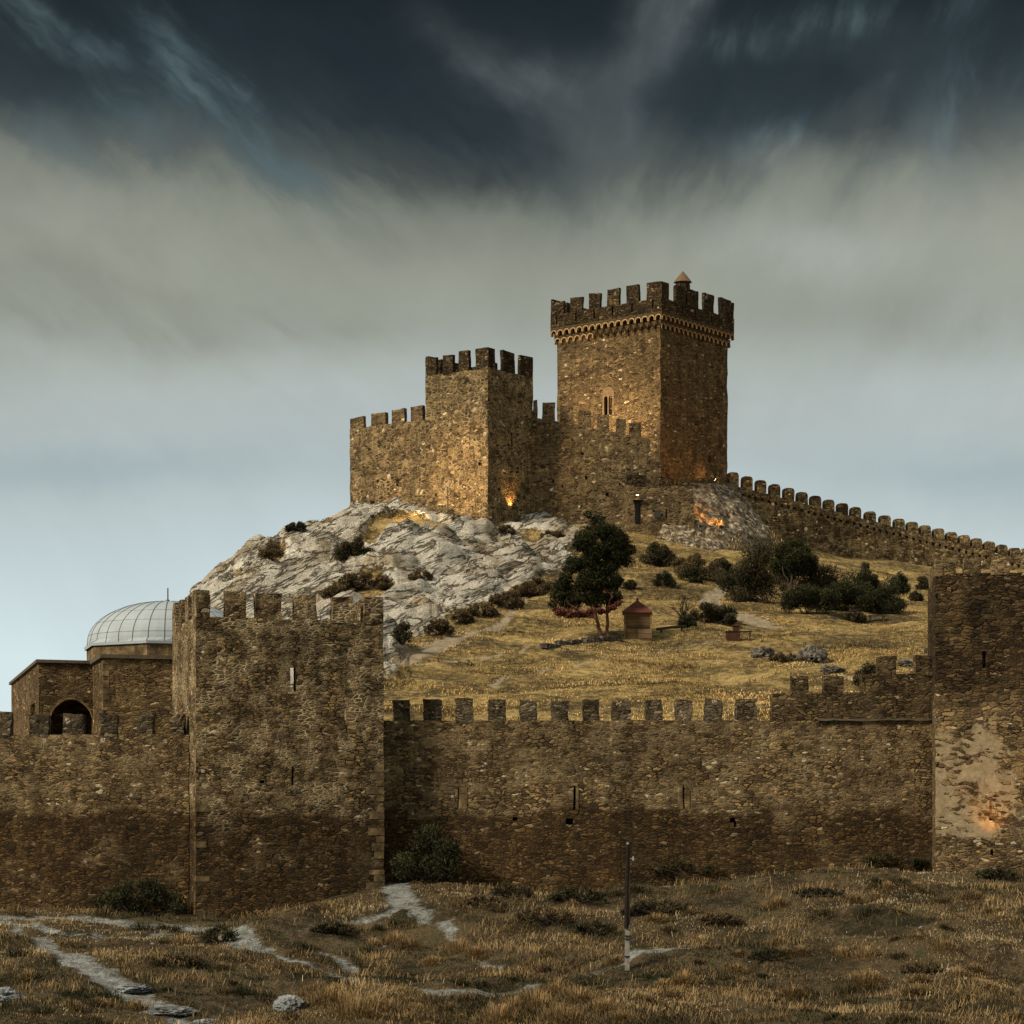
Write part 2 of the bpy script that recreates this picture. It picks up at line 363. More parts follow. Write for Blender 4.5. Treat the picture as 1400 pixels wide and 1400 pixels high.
rock_poly = [(240, 870), (268, 795), (300, 764), (345, 745), (380, 736), (420, 727), (455, 709), (490, 690), (560, 676), (620, 700), (665, 716), (740, 706), (800, 716), (782, 752), (765, 786), (712, 800), (668, 822), (628, 842), (585, 868), (556, 886), (532, 905), (520, 990), (240, 990)]
grass_poly = [(500, 716), (540, 700), (580, 706), (622, 712), (600, 730), (560, 742), (540, 762), (506, 752)]
crevice_polys = [[(462, 800), (500, 782), (548, 792), (520, 815), (470, 826)], [(465, 752), (500, 738), (508, 765), (470, 785)], [(355, 770), (392, 742), (402, 756), (372, 778)], [(700, 720), (735, 716), (760, 735), (720, 742)], [(300, 800), (345, 780), (352, 800), (310, 815)]]
def rock_mask(x, y):
    x, y = np.broadcast_arrays(np.asarray(x, float), np.asarray(y, float)); acc = 0
    for a in range(9):
        r = 0 if a == 0 else 1.1; xx = x + r * math.cos(a * .7854) + 1.2 * vn(x / 2.5, y / 2.5, 0, 61); yy = y + 2 * r * math.sin(a * .7854) + 2.0 * vn(x / 2.5, y / 2.5, 0, 62)
        zz = fi(np.clip(xx, -75, 75), np.clip(yy, 108, 335)); px, py = 700 + F * xx / np.maximum(yy, 1), HOR - F * zz / np.maximum(yy, 1)
        m = inpoly(px, py, rock_poly) & ~inpoly(px, py, grass_poly)
        for c in crevice_polys: m &= ~inpoly(px, py, c)
        acc = acc + (m & (yy > 140) & (yy < 300))
    return acc / 9.
def rock_disp(x, y, m):
    # rounded bulges with beds dipping to the left, broken by cracks
    z0 = y * .35
    s = x * .80 + (y * .42) * .5; q = -x * .55 + (y * .5) * .85
    b = np.abs(fbm(s / 13, q / 5.5, 0, 21, 3)) * 3.0 + np.abs(fbm(s / 5., q / 1.9, 3, 25, 3)) * 1.7 + np.abs(fbm(s / 1.8, q / .8, 7, 29, 3)) * .8
    return (b - 1.0) * sstep(.15, .9, m)
def terrain(x, y):
    z = base_z(x, y); x, y = np.broadcast_arrays(np.asarray(x, float), np.asarray(y, float))
    k = (y > 140) & (y < 300) & (np.abs(x) < 60); m = np.zeros(x.shape)
    if k.any(): m[k] = rock_mask(x[k], y[k]); z[k] += rock_disp(x[k], y[k], m[k])
    return z, m
def gz(x, y): return float(terrain(np.array([x]), np.array([y]))[0][0])

u = np.concatenate([-np.geomspace(14000, 190, 26)[:-1] , np.arange(-120, 1521, 3.4), 1400 + np.geomspace(190, 14000, 26)[1:]])
Yv = [-700, -400, -220, -120, -60, -30, -10, 6, 20, 32, 42, 50, 57, 62, 66]
while Yv[-1] < 300: Yv.append(Yv[-1] + (.26 if Yv[-1] < 108 else .3 if Yv[-1] < 135 else .42))
Yv += list(np.geomspace(304, 8000, 22)); Yv = np.array(Yv)
gY = np.where(Yv > 20, Yv, 20 + (20 - Yv) * 1.2)
GX = (u[None] - 700) / F * gY[:, None]; GY = np.broadcast_to(Yv[:, None], GX.shape)
GZ, GM = terrain(GX, GY)
GX = GX.copy(); GY = GY.copy()

# trodden paths: plan polylines with half-widths
def trail(pts, w, y0=None): 
    P = [hit(a, b, y0) for a, b in pts]; return [(p.x, p.y) for p in P], ([w] * len(P) if not hasattr(w, '__len__') else w)
paths_out = [trail([(-120, 1256), (0, 1253), (70, 1252), (130, 1256), (190, 1264), (240, 1266), (275, 1268)], [.5, .45, .4, .5, .9, 1.0, .6]),
    trail([(0, 1258), (60, 1270), (130, 1282), (200, 1280), (240, 1276), (300, 1280), (345, 1292), (400, 1312), (450, 1330), (520, 1342), (600, 1354), (660, 1356), (722, 1348)], [.2, .2, .2, .2, .25, .3, .45, .26, .25, .3, .36, .4, .25]),
    trail([(20, 1270), (60, 1290), (100, 1312), (140, 1335), (190, 1362), (240, 1388), (290, 1420)], [.2, .34, .6, .68, .5, .36, .3]),
    trail([(537, 1190), (545, 1215), (556, 1240), (585, 1262), (620, 1285), (640, 1300), (680, 1322)], [.55, .6, .65, .32, .25, .22, .15]),
    trail([(556, 1240), (520, 1252), (470, 1262), (410, 1280)], [.4, .22, .16, .12]),
    trail([(480, 1328), (470, 1315), (440, 1300)], [.25, .2, .15]),
    trail([(325, 1270), (330, 1282), (336, 1296)], [.45, .55, .45])]
_c = lambda px, Y: ((px - 700) / F * Y, Y)
paths_out += [([_c(815, 82.6), _c(870, 83.6), _c(930, 84.3), _c(1010, 84.6), _c(1100, 84.7), _c(1200, 84.6), _c(1340, 84.5)], [.2, .34, .3, .26, .22, .2, .16]),
    ([_c(800, 102.6), _c(870, 102.8), _c(925, 103.1), _c(960, 103.2), _c(1060, 103.1), _c(1160, 103.1), _c(1215, 103.2), _c(1290, 103.2), _c(1400, 102.9), _c(1500, 102.9)], [.16, .2, .26, .22, .2, .34, .3, .34, .26, .24])]
paths_in = [trail([(500, 920), (545, 902), (590, 888), (640, 868), (690, 848), (712, 828), (720, 815)], [1.6, 1.5, 1.0, .5, .4, .35, .2]),
    trail([(560, 910), (640, 900), (680, 896), (740, 882)], [.35, .3, .25, .2]),
    trail([(645, 950), (680, 932), (740, 918), (800, 905), (860, 893), (930, 884), (1010, 877)], [.18, .22, .2, .18, .2, .16, .12]), trail([(1130, 915), (1165, 925), (1195, 938)], [.25, .3, .25]),
    trail([(1060, 858), (1035, 850), (1010, 842), (985, 832), (968, 822), (985, 810), (1000, 800)], [.8, 1.2, 1.1, .9, .9, .8, .7])]
def path_d(x, y):
    d = np.full(x.shape, 1e9); ko = (y > 60) & (y < 107.5) & (np.abs(x) < 45); ki = (y > 111) & (y < 235) & (np.abs(x) < 50)
    for k, lst in ((ko, paths_out), (ki, paths_in)):
        for line, wid in lst: d[k] = np.minimum(d[k], seg_d(x[k], y[k], line, wid))
    return d
PD = path_d(GX, GY) + .26 * fbm(GX / 1.1, GY / 1.1, seed=71, o=3) + .22 * fbm(GX / .4, GY / .4, seed=72, o=2)
GZ = GZ - .07 * sstep(.3, -.2, PD)

# ---- setting materials
def ground_material():
    m, t, b = material('dry_ground')
    pos = t.new('ShaderNodeNewGeometry').outputs['Position']; a = t.attr('mask'); inner, path, rock = t.sep(a.outputs['Vector'])
    n1 = t.noise(pos, .35, 5, .6); n2 = t.noise(pos, 2.2, 5, .65); n3 = t.noise(pos, 9., 4, .7); n4 = t.noise(t.vm('ADD', pos, (50, 9, 3)), .18, 4, .6)
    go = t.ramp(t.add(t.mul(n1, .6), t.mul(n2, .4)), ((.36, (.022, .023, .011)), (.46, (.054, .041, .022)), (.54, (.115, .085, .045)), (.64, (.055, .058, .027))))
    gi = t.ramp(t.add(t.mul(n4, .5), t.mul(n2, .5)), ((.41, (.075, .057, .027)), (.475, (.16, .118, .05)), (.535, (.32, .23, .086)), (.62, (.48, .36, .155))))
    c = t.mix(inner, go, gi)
    c = t.mix(1, c, t.ramp(n3, ((.3, (.6, .6, .6)), (.7, (1.4, 1.4, 1.4)))), 'MULTIPLY')
    pc = t.ramp(t.add(t.mul(n2, .5), t.mul(n3, .5)), ((.36, (.07, .066, .052)), (.47, (.20, .21, .195)), (.56, (.29, .315, .305)), (.68, (.44, .47, .46))))
    pi = t.ramp(n2, ((.3, (.22, .175, .11)), (.7, (.44, .37, .26))))
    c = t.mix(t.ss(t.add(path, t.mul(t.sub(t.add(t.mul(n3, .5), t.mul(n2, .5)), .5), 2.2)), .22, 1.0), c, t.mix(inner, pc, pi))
    # limestone
    rn = t.noise(t.vm('MULTIPLY', pos, (.55, .3, 1.6)), 1.1, 6, .72, .6); rn2 = t.noise(pos, 3.2, 5, .75)
    rc = t.ramp(t.add(t.mul(rn, .55), t.mul(rn2, .45)), ((.27, (.22, .19, .13)), (.36, (.58, .53, .42)), (.43, (.76, .72, .60)), (.56, (.85, .82, .71))))
    rc = t.mix(t.ss(t.noise(t.vm('ADD', pos, (9, 3, 1)), .16, 4, .7), .46, .62, 0., .85), rc, t.mix(1, rc, (.60, .51, .39), 'MULTIPLY'))
    px_, py_, pz_ = t.sep(pos); st = t.xyz(t.add(t.mul(px_, .88), t.mul(pz_, .47)), t.mul(py_, .25), t.add(t.mul(px_, -.47), t.mul(pz_, .88)))
    k1 = t.noise(t.vm('MULTIPLY', st, (.22, .3, .75)), 1., 4, .62, .5); k2 = t.noise(t.vm('MULTIPLY', st, (.55, .8, 2.3)), 1., 4, .65, .6); k3 = t.noise(t.vm('MULTIPLY', st, (.9, 1., .9)), .5, 3, .6)
    cr = t.m('MINIMUM', t.ss(t.m('ABSOLUTE', t.sub(k1, .5)), .0, .04), t.add(t.ss(t.m('ABSOLUTE', t.sub(k2, .5)), .0, .045), t.ss(k3, .40, .52)))
    cr = t.m('MINIMUM', cr, 1.)
    rc = t.mix(cr, (.11, .09, .06), rc)
    c = t.mix(t.ss(t.add(rock, t.mul(t.sub(n2, .5), .9)), .4, .58), c, rc)
    t.put(b.inputs['Base Color'], c); b.inputs['Roughness'].default_value = .95
    bump(t, b, t.add(t.add(n3, t.mul(n2, .8)), t.mul(t.mul(t.add(t.add(rn, t.mul(rn2, .5)), t.mul(t.add(cr, k2), .55)), rock), 7.)), 1., .16)
    return m
M = {'ground': ground_material()}
nv, nu = GX.shape
inner = sstep(108.5, 109.5, GY); pathm = sstep(.30, -.30, PD)
MASK = np.stack([inner, pathm, GM], 2).reshape(-1, 3)
VV = np.stack([GX, GY, GZ], 2).reshape(-1, 3)
ii = np.arange(nv * nu).reshape(nv, nu)
Q = np.stack([ii[:-1, :-1], ii[:-1, 1:], ii[1:, 1:], ii[1:, :-1]], 2).reshape(-1, 4)
fm = MASK[Q].mean(1)
kind = np.where(fm[:, 2] > .5, 2, np.where(fm[:, 1] > .5, 1, 0))
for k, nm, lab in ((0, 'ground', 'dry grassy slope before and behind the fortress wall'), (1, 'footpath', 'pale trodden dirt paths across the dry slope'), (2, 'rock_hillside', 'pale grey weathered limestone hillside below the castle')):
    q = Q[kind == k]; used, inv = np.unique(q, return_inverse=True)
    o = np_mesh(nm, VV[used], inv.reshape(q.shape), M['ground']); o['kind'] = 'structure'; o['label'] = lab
    at = o.data.attributes.new('mask', 'FLOAT_VECTOR', 'POINT'); at.data.foreach_set('vector', MASK[used].astype(np.float32).ravel())
    o.data.polygons.foreach_set('use_smooth', [True] * len(q))
# ------------------------------------------------------------------ masonry kinds
dark_st = ((0, (.055, .040, .024)), (.3, (.11, .08, .045)), (.6, (.17, .125, .07)), (.9, (.26, .19, .10)), (.98, (.33, .24, .125)), (.983, (.50, .44, .33)), (1, (.56, .49, .36)))
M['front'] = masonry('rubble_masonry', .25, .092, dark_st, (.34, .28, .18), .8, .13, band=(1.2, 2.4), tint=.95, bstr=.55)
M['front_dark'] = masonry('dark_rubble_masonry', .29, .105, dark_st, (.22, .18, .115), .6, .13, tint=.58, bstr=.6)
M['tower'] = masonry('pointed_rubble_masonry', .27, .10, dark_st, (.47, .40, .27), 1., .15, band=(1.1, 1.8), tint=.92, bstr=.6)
M['plastered'] = masonry('part_plastered_masonry', .38, .13, dark_st, (.26, .20, .125), .7, .12, plaster=(0., 7.5, 0., 6.0), dark_above=6.2)
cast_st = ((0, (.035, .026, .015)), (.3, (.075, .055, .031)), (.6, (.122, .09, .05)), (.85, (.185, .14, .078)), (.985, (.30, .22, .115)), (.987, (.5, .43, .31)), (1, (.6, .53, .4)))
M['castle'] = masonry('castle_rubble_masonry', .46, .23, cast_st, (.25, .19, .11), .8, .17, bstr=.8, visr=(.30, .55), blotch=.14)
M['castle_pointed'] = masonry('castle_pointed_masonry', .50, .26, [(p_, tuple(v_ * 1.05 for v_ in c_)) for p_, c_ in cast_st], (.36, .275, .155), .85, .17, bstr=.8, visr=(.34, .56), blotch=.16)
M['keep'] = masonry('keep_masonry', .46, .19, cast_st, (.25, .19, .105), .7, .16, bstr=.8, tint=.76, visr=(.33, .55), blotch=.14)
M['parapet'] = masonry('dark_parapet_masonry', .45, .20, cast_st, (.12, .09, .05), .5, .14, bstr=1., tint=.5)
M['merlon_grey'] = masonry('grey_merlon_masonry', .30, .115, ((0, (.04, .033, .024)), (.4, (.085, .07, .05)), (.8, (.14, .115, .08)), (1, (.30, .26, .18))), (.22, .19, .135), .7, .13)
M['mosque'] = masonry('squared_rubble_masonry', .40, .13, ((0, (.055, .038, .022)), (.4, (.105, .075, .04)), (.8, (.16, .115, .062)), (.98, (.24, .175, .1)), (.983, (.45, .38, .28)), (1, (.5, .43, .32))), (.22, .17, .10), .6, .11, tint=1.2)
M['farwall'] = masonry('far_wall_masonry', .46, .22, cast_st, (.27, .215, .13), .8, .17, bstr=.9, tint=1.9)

def plain(name, col, rough=.8, var=.25, scale=6., spec=.15, metal=0., bs=.3, bd=.02):
    m, t, b = material(name); pos = t.new('ShaderNodeNewGeometry').outputs['Position']; n = t.noise(pos, scale, 5, .65)
    c = tuple(lo for lo in col)
    t.put(b.inputs['Base Color'], t.ramp(n, ((.28, tuple(v * (1 - var) for v in c)), (.72, tuple(v * (1 + var) for v in c)))))
    b.inputs['Roughness'].default_value = rough; b.inputs['Specular IOR Level'].default_value = spec; b.inputs['Metallic'].default_value = metal
    bump(t, b, n, bs, bd); return m
M['pale_stone'] = plain('pale_dressed_stone', (.30, .22, .12), .85, .45, 2.5)
M['rim_stone'] = plain('arch_stone', (.40, .29, .15), .85, .35, 2.5)
M['dark_recess'] = plain('painted_opening_shade', (.05, .038, .024), .95, .3)  # dark colour stands in for the shade inside small openings
M['iron'] = plain('black_iron', (.018, .017, .017), .5, .3, 8., .4)
M['slate'] = plain('roof_edge_stone', (.10, .082, .06), .85, .3, 4.)
M['zinc'] = plain('zinc_sheet', (.33, .385, .42), .75, .12, 1.1, .3, 0., .1)
M['zinc_dark'] = plain('zinc_seam', (.10, .115, .12), .5, .2, 2., .5, .5)

# ------------------------------------------------------------------ outer curtain wall, left of the front tower
def flat(z): return lambda s: z
A, B = W(-330, 0, 105.6), W(258, 0, 105.6); zt = 145.5 / F * 105.6
t_ = thing('curtain_wall', (W(120, 0, 105.6).x, 105.6, -3.2), 'low battlemented rubble wall running left from the big front tower, mosque behind it', 'wall')
mb = MB(); wall(mb, A, B, 1.3, -5., zt); mb.build('wall', M['front'], t_, (.025, 2.))
merlons(t_, A, B, .6, flat(zt), [(-40, -18, 973), (-6, 15, 972), (40, 66, 976), (86, 114, 974), (137, 160, 975), (187, 209, 976), (233, 252, 977)], M['merlon_grey'])

# ------------------------------------------------------------------ the front tower (open at the back)
th = R(16.5); dF = Vector((math.cos(th), math.sin(th))); dB = Vector((-math.sin(th), math.cos(th)))
C = V2(W(268, 0, 104)); C2 = C + dF * s_at(C, C + dF, 524.5); D0 = C + dB * s_at(C, C + dB, 235.5); D1 = C2 + dB * (D0 - C).length
zt = 307 / F * 104; LF = (C2 - C).length
t_ = thing('battlemented_tower', (*((C + C2) / 2), -3.4), 'big square foreground tower of pointed rubble with a see-through arrow slit', 'tower')
sl = s_at(C, C2, 396.5), s_at(C, C2, 404.5); yS = C.y + dF.y * sl[0]
ops = [(*sl, (HOR - 945) / F * yS, (HOR - 912) / F * yS, .5, True), (s_at(C, C2, 398.5), s_at(C, C2, 401), (HOR - 1074) / F * yS, (HOR - 1047) / F * yS, .35), (s_at(C, C2, 355), s_at(C, C2, 361), (HOR - 1071) / F * yS, (HOR - 1066) / F * yS, .35)]
mb = MB(); wall(mb, C, C2, .5, -5., zt, .28, ops, uo=20.)
nd = dB.normalized()
wall(mb, D0, C + nd * .0, 1.0, -5., zt, .28, uo=60., ends=(True, False))
wall(mb, C2 + nd * .5, D1, 1.0, -5., zt, .28, uo=90., ends=(False, True))
mb.build('wall', M['tower'], t_, (.028, 2.))
mb = MB(); P_ = lambda p, z: (p.x, p.y, z)
fz = zt - 1.3; a, b_, c, e = C + dF * 1.0 + nd * 1.0, C2 - dF * 1.0 + nd * 1.0, D1 - dF * 1.0, D0 + dF * 1.0
mb.face([P_(a, fz), P_(b_, fz), P_(c, fz), P_(e, fz)]); mb.face([P_(e, fz - .3), P_(c, fz - .3), P_(b_, fz - .3), P_(a, fz - .3)])
for p, q in ((a, b_), (b_, c), (c, e), (e, a)): mb.face([P_(p, fz - .3), P_(q, fz - .3), P_(q, fz), P_(p, fz)])
mb.build('floor_slab', M['slate'], t_)
merlons(t_, C, C2, .55, flat(zt), [(308, 336, 808), (349, 385, 810), (403, 433, 812), (455, 482, 815)], M['tower'])
zm = 344 / F * 104
def corner_merlon(parent, Pc, d1, l1, d2, l2, t, zb, zt_, mat, jit=(.03, 1.7), name='merlon'):
    # L-shaped: d2 runs right along one face, d1 runs back along the other; the outer faces lie on the two walls
    pts = [Pc, Pc + d2 * l2, Pc + d2 * l2 + d1 * t, Pc + d2 * t + d1 * t, Pc + d2 * t + d1 * l1, Pc + d1 * l1]
    mb = MB(); z = [zb + (zt_ - zb) * k / 5 for k in range(6)]; uo = random.uniform(0, 300)
    for p, q in zip(pts, pts[1:] + pts[:1]):
        L = (q - p).length; d = (q - p) / L; S = lines(0, L, [], .35)
        mb.grid(lambda s, zz: Vector((p.x + d.x * s, p.y + d.y * s, zz)), S, z, lambda s, zz: (uo + s, zz)); uo += 7
    for q in ((0, 1, 2, 3), (0, 3, 4, 5)):
        mb.face([P_(pts[k], zt_) for k in q], [(pts[k].x, pts[k].y) for k in q])
    mb.build(name, mat, parent, jit)
corner_merlon(t_, C, nd, 1.2, dF, s_at(C, C2, 287.5), .55, zt - .12, zm, M['tower'])
corner_merlon(t_, C2, -dF, LF - s_at(C, C2, 497.5), nd, 1.2, .55, zt - .12, zm - .1, M['tower'])
LD = (D0 - C).length
for s0 in (2.0, 3.7, 5.4):
    s1 = min(s0 + .95, LD); mb = MB(); p, q = C + nd * s1, C + nd * s0
    wall(mb, p, q, .55, zt - .12, zm - random.uniform(0, .12)); mb.build('merlon', M['tower'], t_, (.03, 1.7))
    mb = MB(); p, q = C2 + nd * s0, C2 + nd * s1
    wall(mb, p, q, .55, zt - .12, zm - random.uniform(0, .12)); mb.build('merlon', M['tower'], t_, (.03, 1.7))
# dressed corner stones, alternately long and short, a little proud of the rubble
def quoins(parent, Pc, ax, back, z0, z1, mat, sgn, prob=1.):
    z = z0; k = 0
    while z < z1:
        h = random.uniform(.22, .36); l = random.uniform(.5, .8) if k % 2 else random.uniform(.3, .45); pr = random.uniform(.012, .035)
        if random.random() < prob:
            c = Pc + ax * (sgn * (l / 2 - pr)) + back * (.2 - pr); mb = MB(); mb.box((c.x, c.y, z + h / 2), l, .4, h - .03, ax, uo=(random.uniform(0, 90), random.uniform(0, 9))); mb.build('corner_stone', mat, parent, (.03, 2.))
        z += h; k += 1
def quoin_mat(name, k=1.):
    m, t, b = material(name); rnd = t.noise(t.new('ShaderNodeNewGeometry').outputs['Position'], 1.9, 2, .5); rnd = t.ss(rnd, .25, .75); pos = t.new('ShaderNodeNewGeometry').outputs['Position']
    c = t.ramp(rnd, ((0, (.06, .044, .025)), (.4, (.11, .08, .043)), (.75, (.17, .125, .065)), (1, (.30, .22, .12)))); n = t.noise(pos, 7., 5, .7)
    c = t.mix(1, c, t.ramp(n, ((.28, (.5 * k, .5 * k, .5 * k)), (.72, (1.4 * k, 1.38 * k, 1.3 * k)))), 'MULTIPLY'); t.put(b.inputs['Base Color'], c); bump(t, b, n, .8, .03); return m
M['quoin'] = quoin_mat('dressed_corner_stone')
quoins(t_, C2, dF, nd, -3.0, 3.2, M['quoin'], -1, .7)
quoins(t_, C, dF, nd, -3.2, 1.5, M['quoin'], 1, .3)
# pale slit surround
mb = MB(); zc = (HOR - 946.5) / F * yS
c = C + dF * ((sl[0] + sl[1]) / 2) + nd * .04
mb.box((c.x, c.y, zc - .02), .44, .14, .10, dF); mb.build('sill', M['pale_stone'], t_, (.01, 4.))

# ------------------------------------------------------------------ curtain wall between the two towers
Yw = 108.; A, B = W(510, 0, Yw), W(1284, 0, Yw); k = Yw / F
t_ = thing('curtain_wall', (W(800, 0, Yw).x, Yw, -2.5), 'long battlemented rubble wall stepping up between the two foreground towers', 'wall')
zt = 165 * k; S_ = lambda px: s_at(A, B, px)
H_ = lambda p0, p1, y0, y1, dep=.45, thr=False: (S_(p0), S_(p1), (HOR - y1) * k, (HOR - y0) * k, dep, thr)
ops = [H_(783.8, 786.8, 1075, 1108), H_(933.6, 935.6, 1074, 1106), H_(626, 627.3, 1076, 1106), H_(774, 784, 1119, 1127, .5), H_(998, 1005, 1118, 1125, .5), H_(1003, 1006, 1124, 1131, .4), H_(701, 707, 1117, 1122, .4)]
mb = MB(); wall(mb, A, B, 1.3, -5., zt, .3, ops, uo=3., top=True)
mb.build('wall', M['front'], t_, (.03, 1.6))
mb = MB()
z1, z2 = 202 * k, 229 * k
wall(mb, W(1056, 0, Yw), W(1284, 0, Yw), .7, zt + .01, z1, .3, uo=S_(1056) + 3., ends=(True, False))
wall(mb, W(1178, 0, Yw), W(1284, 0, Yw), .7, z1 + .01, z2, .3, uo=S_(1178) + 3., ends=(True, False))
mb.build('stepped_parapet', M['front_dark'], t_, (.03, 1.6))
merlons(t_, A, B, .62, flat(zt), [(537, 560, 957), (579, 604, 956), (623, 647, 955.5), (668, 691, 956.5), (711, 734, 956), (754, 777, 956.5), (797, 820, 956), (837, 862, 957), (882, 905, 956.5), (924, 947, 956.5), (964, 988, 956), (1007, 1036, 957)], M['merlon_grey'])
merlons(t_, A, B, .62, flat(z1), [(1082, 1106, 923), (1127, 1153, 923.5)], M['front_dark'])
merlons(t_, A, B, .62, flat(z2), [(1200, 1226, 897), (1251, 1274, 897)], M['front_dark'])
# projecting string course beside the right tower
mb = MB(); c0, c1 = W(1118, 0, Yw), W(1276, 0, Yw)
wall(mb, (c0.x, Yw - .16), (c1.x, Yw - .16), .157, (HOR - 985.5) * k, (HOR - 983) * k, .35, uo=8.); mb.build('string_course', M['slate'], t_, (.035, 1.8))
# pale stone jambs round the blocked slits
def jambs(pxa, pxb, y0, y1, w=7, left=True, right=True):
    mb = MB()
    for px, on in ((pxa - w / 2 - .3, left), (pxb + w / 2 + .3, right)):
        if not on: continue
        y = y1
        while y > y0 + 1:
            h = min(random.uniform(7, 13), y - y0); p = W(px, y - h / 2, Yw); mb.box((p.x, Yw + .05, p.z), w * k * random.uniform(.85, 1.05), .15, (h - .6) * k); y -= h
    p = W((pxa + pxb) / 2, y0 - 2.5, Yw); mb.box((p.x, Yw + .05, p.z), (pxb - pxa + 2 * w) * k * .8, .15, 4 * k)
    mb.build('jamb', M['quoin'], t_, (.015, 3.))
jambs(933.6, 935.6, 1074, 1106, 7); jambs(626, 627.3, 1076, 1106, 11, left=False); jambs(783.8, 786.8, 1075, 1108, 4, left=False)

# ------------------------------------------------------------------ right foreground tower
ph = R(7.2); dF2 = Vector((math.cos(ph), -math.sin(ph))); nd2 = Vector((math.sin(ph), math.cos(ph)))
C = V2(W(1279, 0, 104.6)); C2 = C + dF2 * 8.4; D0 = C + nd2 * 8.; k = 104.6 / F; zt = (HOR - 784) * k
t_ = thing('battlemented_tower', (*((C + C2) / 2), -2.), 'tall dark tower cut by the right edge with patches of pale plaster', 'tower')
S_ = lambda px: s_at(C, C2, px)
ops = [(S_(1343), S_(1348), (HOR - 913) * k, (HOR - 891) * k, .6), (S_(1354), S_(1358), (HOR - 1169) * k, (HOR - 1161) * k, .4), (S_(1352), S_(1361), (HOR - 1122) * k, (HOR - 1092) * k, .1)]
# plaster coordinates: u 0 at the corner
mb = MB(); wall(mb, C, C2, 1., -5., zt, .28, ops, uo=0., ends=(False, False)); wall(mb, D0, C, 1., -5., zt, .28, uo=200., ends=(True, False)); wall(mb, C2, C2 + nd2 * 8., 1., -5., zt, .4, ends=(False, True))
wall(mb, C2 + nd2 * 8., D0, 1., -5., zt, .6); mb.build('wall', M['plastered'], t_, (.028, 2.))
mb = MB(); mb.box((*((C + C2) / 2 + nd2 * 4), zt - .25), 6.3, 6., .2, dF2); mb.build('floor_slab', M['slate'], t_)
corner_merlon(t_, C, nd2, 1.1, dF2, .85, .5, zt - .1, zt + .66, M['front'])
merlons(t_, C, C2, .5, flat(zt), [(1318, 1342, 762), (1356, 1381, 761), (1396, 1421, 761), (1436, 1460, 760)], M['front'])
for s0 in (1.8, 3.4, 5.0, 6.6):
    mb = MB(); wall(mb, C + nd2 * (s0 + .9), C + nd2 * s0, .5, zt - .1, zt + .66); mb.build('merlon', M['front'], t_, (.03, 1.7))
tower_right = (C, dF2, nd2)

# ------------------------------------------------------------------ the domed mosque behind the left wall
am = R(15.6); mF = Vector((math.cos(am), math.sin(am))); mB = Vector((-math.sin(am), math.cos(am)))
C = V2(W(53, 0, 130)); L_ = s_at(C, C + mB, 15.5); zt = 244 / F * 130
t_ = thing('domed_mosque', (*C, 4.), 'stone mosque with pale zinc dome and pointed porch arch behind the left wall', 'mosque')
C141 = V2(W(141, 0, 126)); lenM = 7.6
Lp = (C141 - C).dot(mF) + .6
def arch_face(mb, A, d, n, L, zb, zt, s0, s1, zs, za, dep, uo):
    # wall face with a pointed opening: s0..s1 wide, springing zs, apex za; jambs and soffit run back by dep
    def top(s):
        if not s0 < s < s1: return None
        x = abs(s - (s0 + s1) / 2) / ((s1 - s0) / 2); return zs + (za - zs) * (max(0, 1 - x ** 1.9)) ** .62
    S = [0, s0] + [s0 + (s1 - s0) * i / 20 for i in range(1, 20)] + [s1, L]; P = lambda s, z, q=0: Vector((A.x + d.x * s + n.x * q, A.y + d.y * s + n.y * q, z))
    for a, b_ in zip(S, S[1:]):
        if b_ <= s0 + 1e-6 or a >= s1 - 1e-6: mb.face([P(a, zb), P(b_, zb), P(b_, zt), P(a, zt)], [(uo + a, zb), (uo + b_, zb), (uo + b_, zt), (uo + a, zt)]); continue
        ta, tb = top(a) or zs, top(b_) or zs
        mb.face([P(a, ta), P(b_, tb), P(b_, zt), P(a, zt)], [(uo + a, ta), (uo + b_, tb), (uo + b_, zt), (uo + a, zt)]); mb.face([P(b_, tb), P(a, ta), P(a, ta, dep), P(b_, tb, dep)])
    for s in (s0, s1): mb.face([P(s, zb), P(s, zb, dep), P(s, zs, dep), P(s, zs)])
    return [P(a, top(a) or zs) for a in S[1:-1]]
mb = MB(); k = 130 / F
sA = lambda px: s_at(C, C + mF, px)
arc = arch_face(mb, C, mF, mB, Lp, 2., zt, sA(68), sA(127.5), (HOR - 982) * k, (HOR - 955) * k, .7, 7.)
E = C + mB * L_; LL = L_
k2 = 134 / F
wall(mb, E, C, .7, 2., zt, .5, [(LL - s_at(C, C + mB, 41.5), LL - s_at(C, C + mB, 47.5), 4.5, (HOR - 963) * k2, .55)], uo=30., ends=(True, False))
# porch interior: back wall, side and ceiling
P = lambda s, q, z: Vector((C.x + mF.x * s + mB.x * q, C.y + mF.y * s + mB.y * q, z))
mb.face([P(.7, 3.4, 2), P(Lp, 3.4, 2), P(Lp, 3.4, zt - .3), P(.7, 3.4, zt - .3)]); mb.face([P(.7, .7, zt - .3), P(.7, 3.4, zt - .3), P(Lp, 3.4, zt - .3), P(Lp, .7, zt - .3)])
mb.face([P(Lp, .7, 2), P(Lp, 3.4, 2), P(Lp, 3.4, zt - .3), P(Lp, .7, zt - .3)][::-1])
mb.build('porch', M['mosque'], t_, (.02, 2.))
mb = MB(); mb.tube([p - Vector((mB.x, mB.y, 0)) * .01 for p in arc], .055, 5); mb.build('arch_rim', M['quoin'], t_)
p0 = W(44.5, 963, 134); mb = MB()
mb.tube([p0 + Vector((.25, -.9, -.05)) * .12, p0 + Vector((0, 0, .34)), p0 + Vector((-.3, 1.1, -.05)) * .12], .05, 5); mb.build('window_arch', M['dark_recess'], t_)
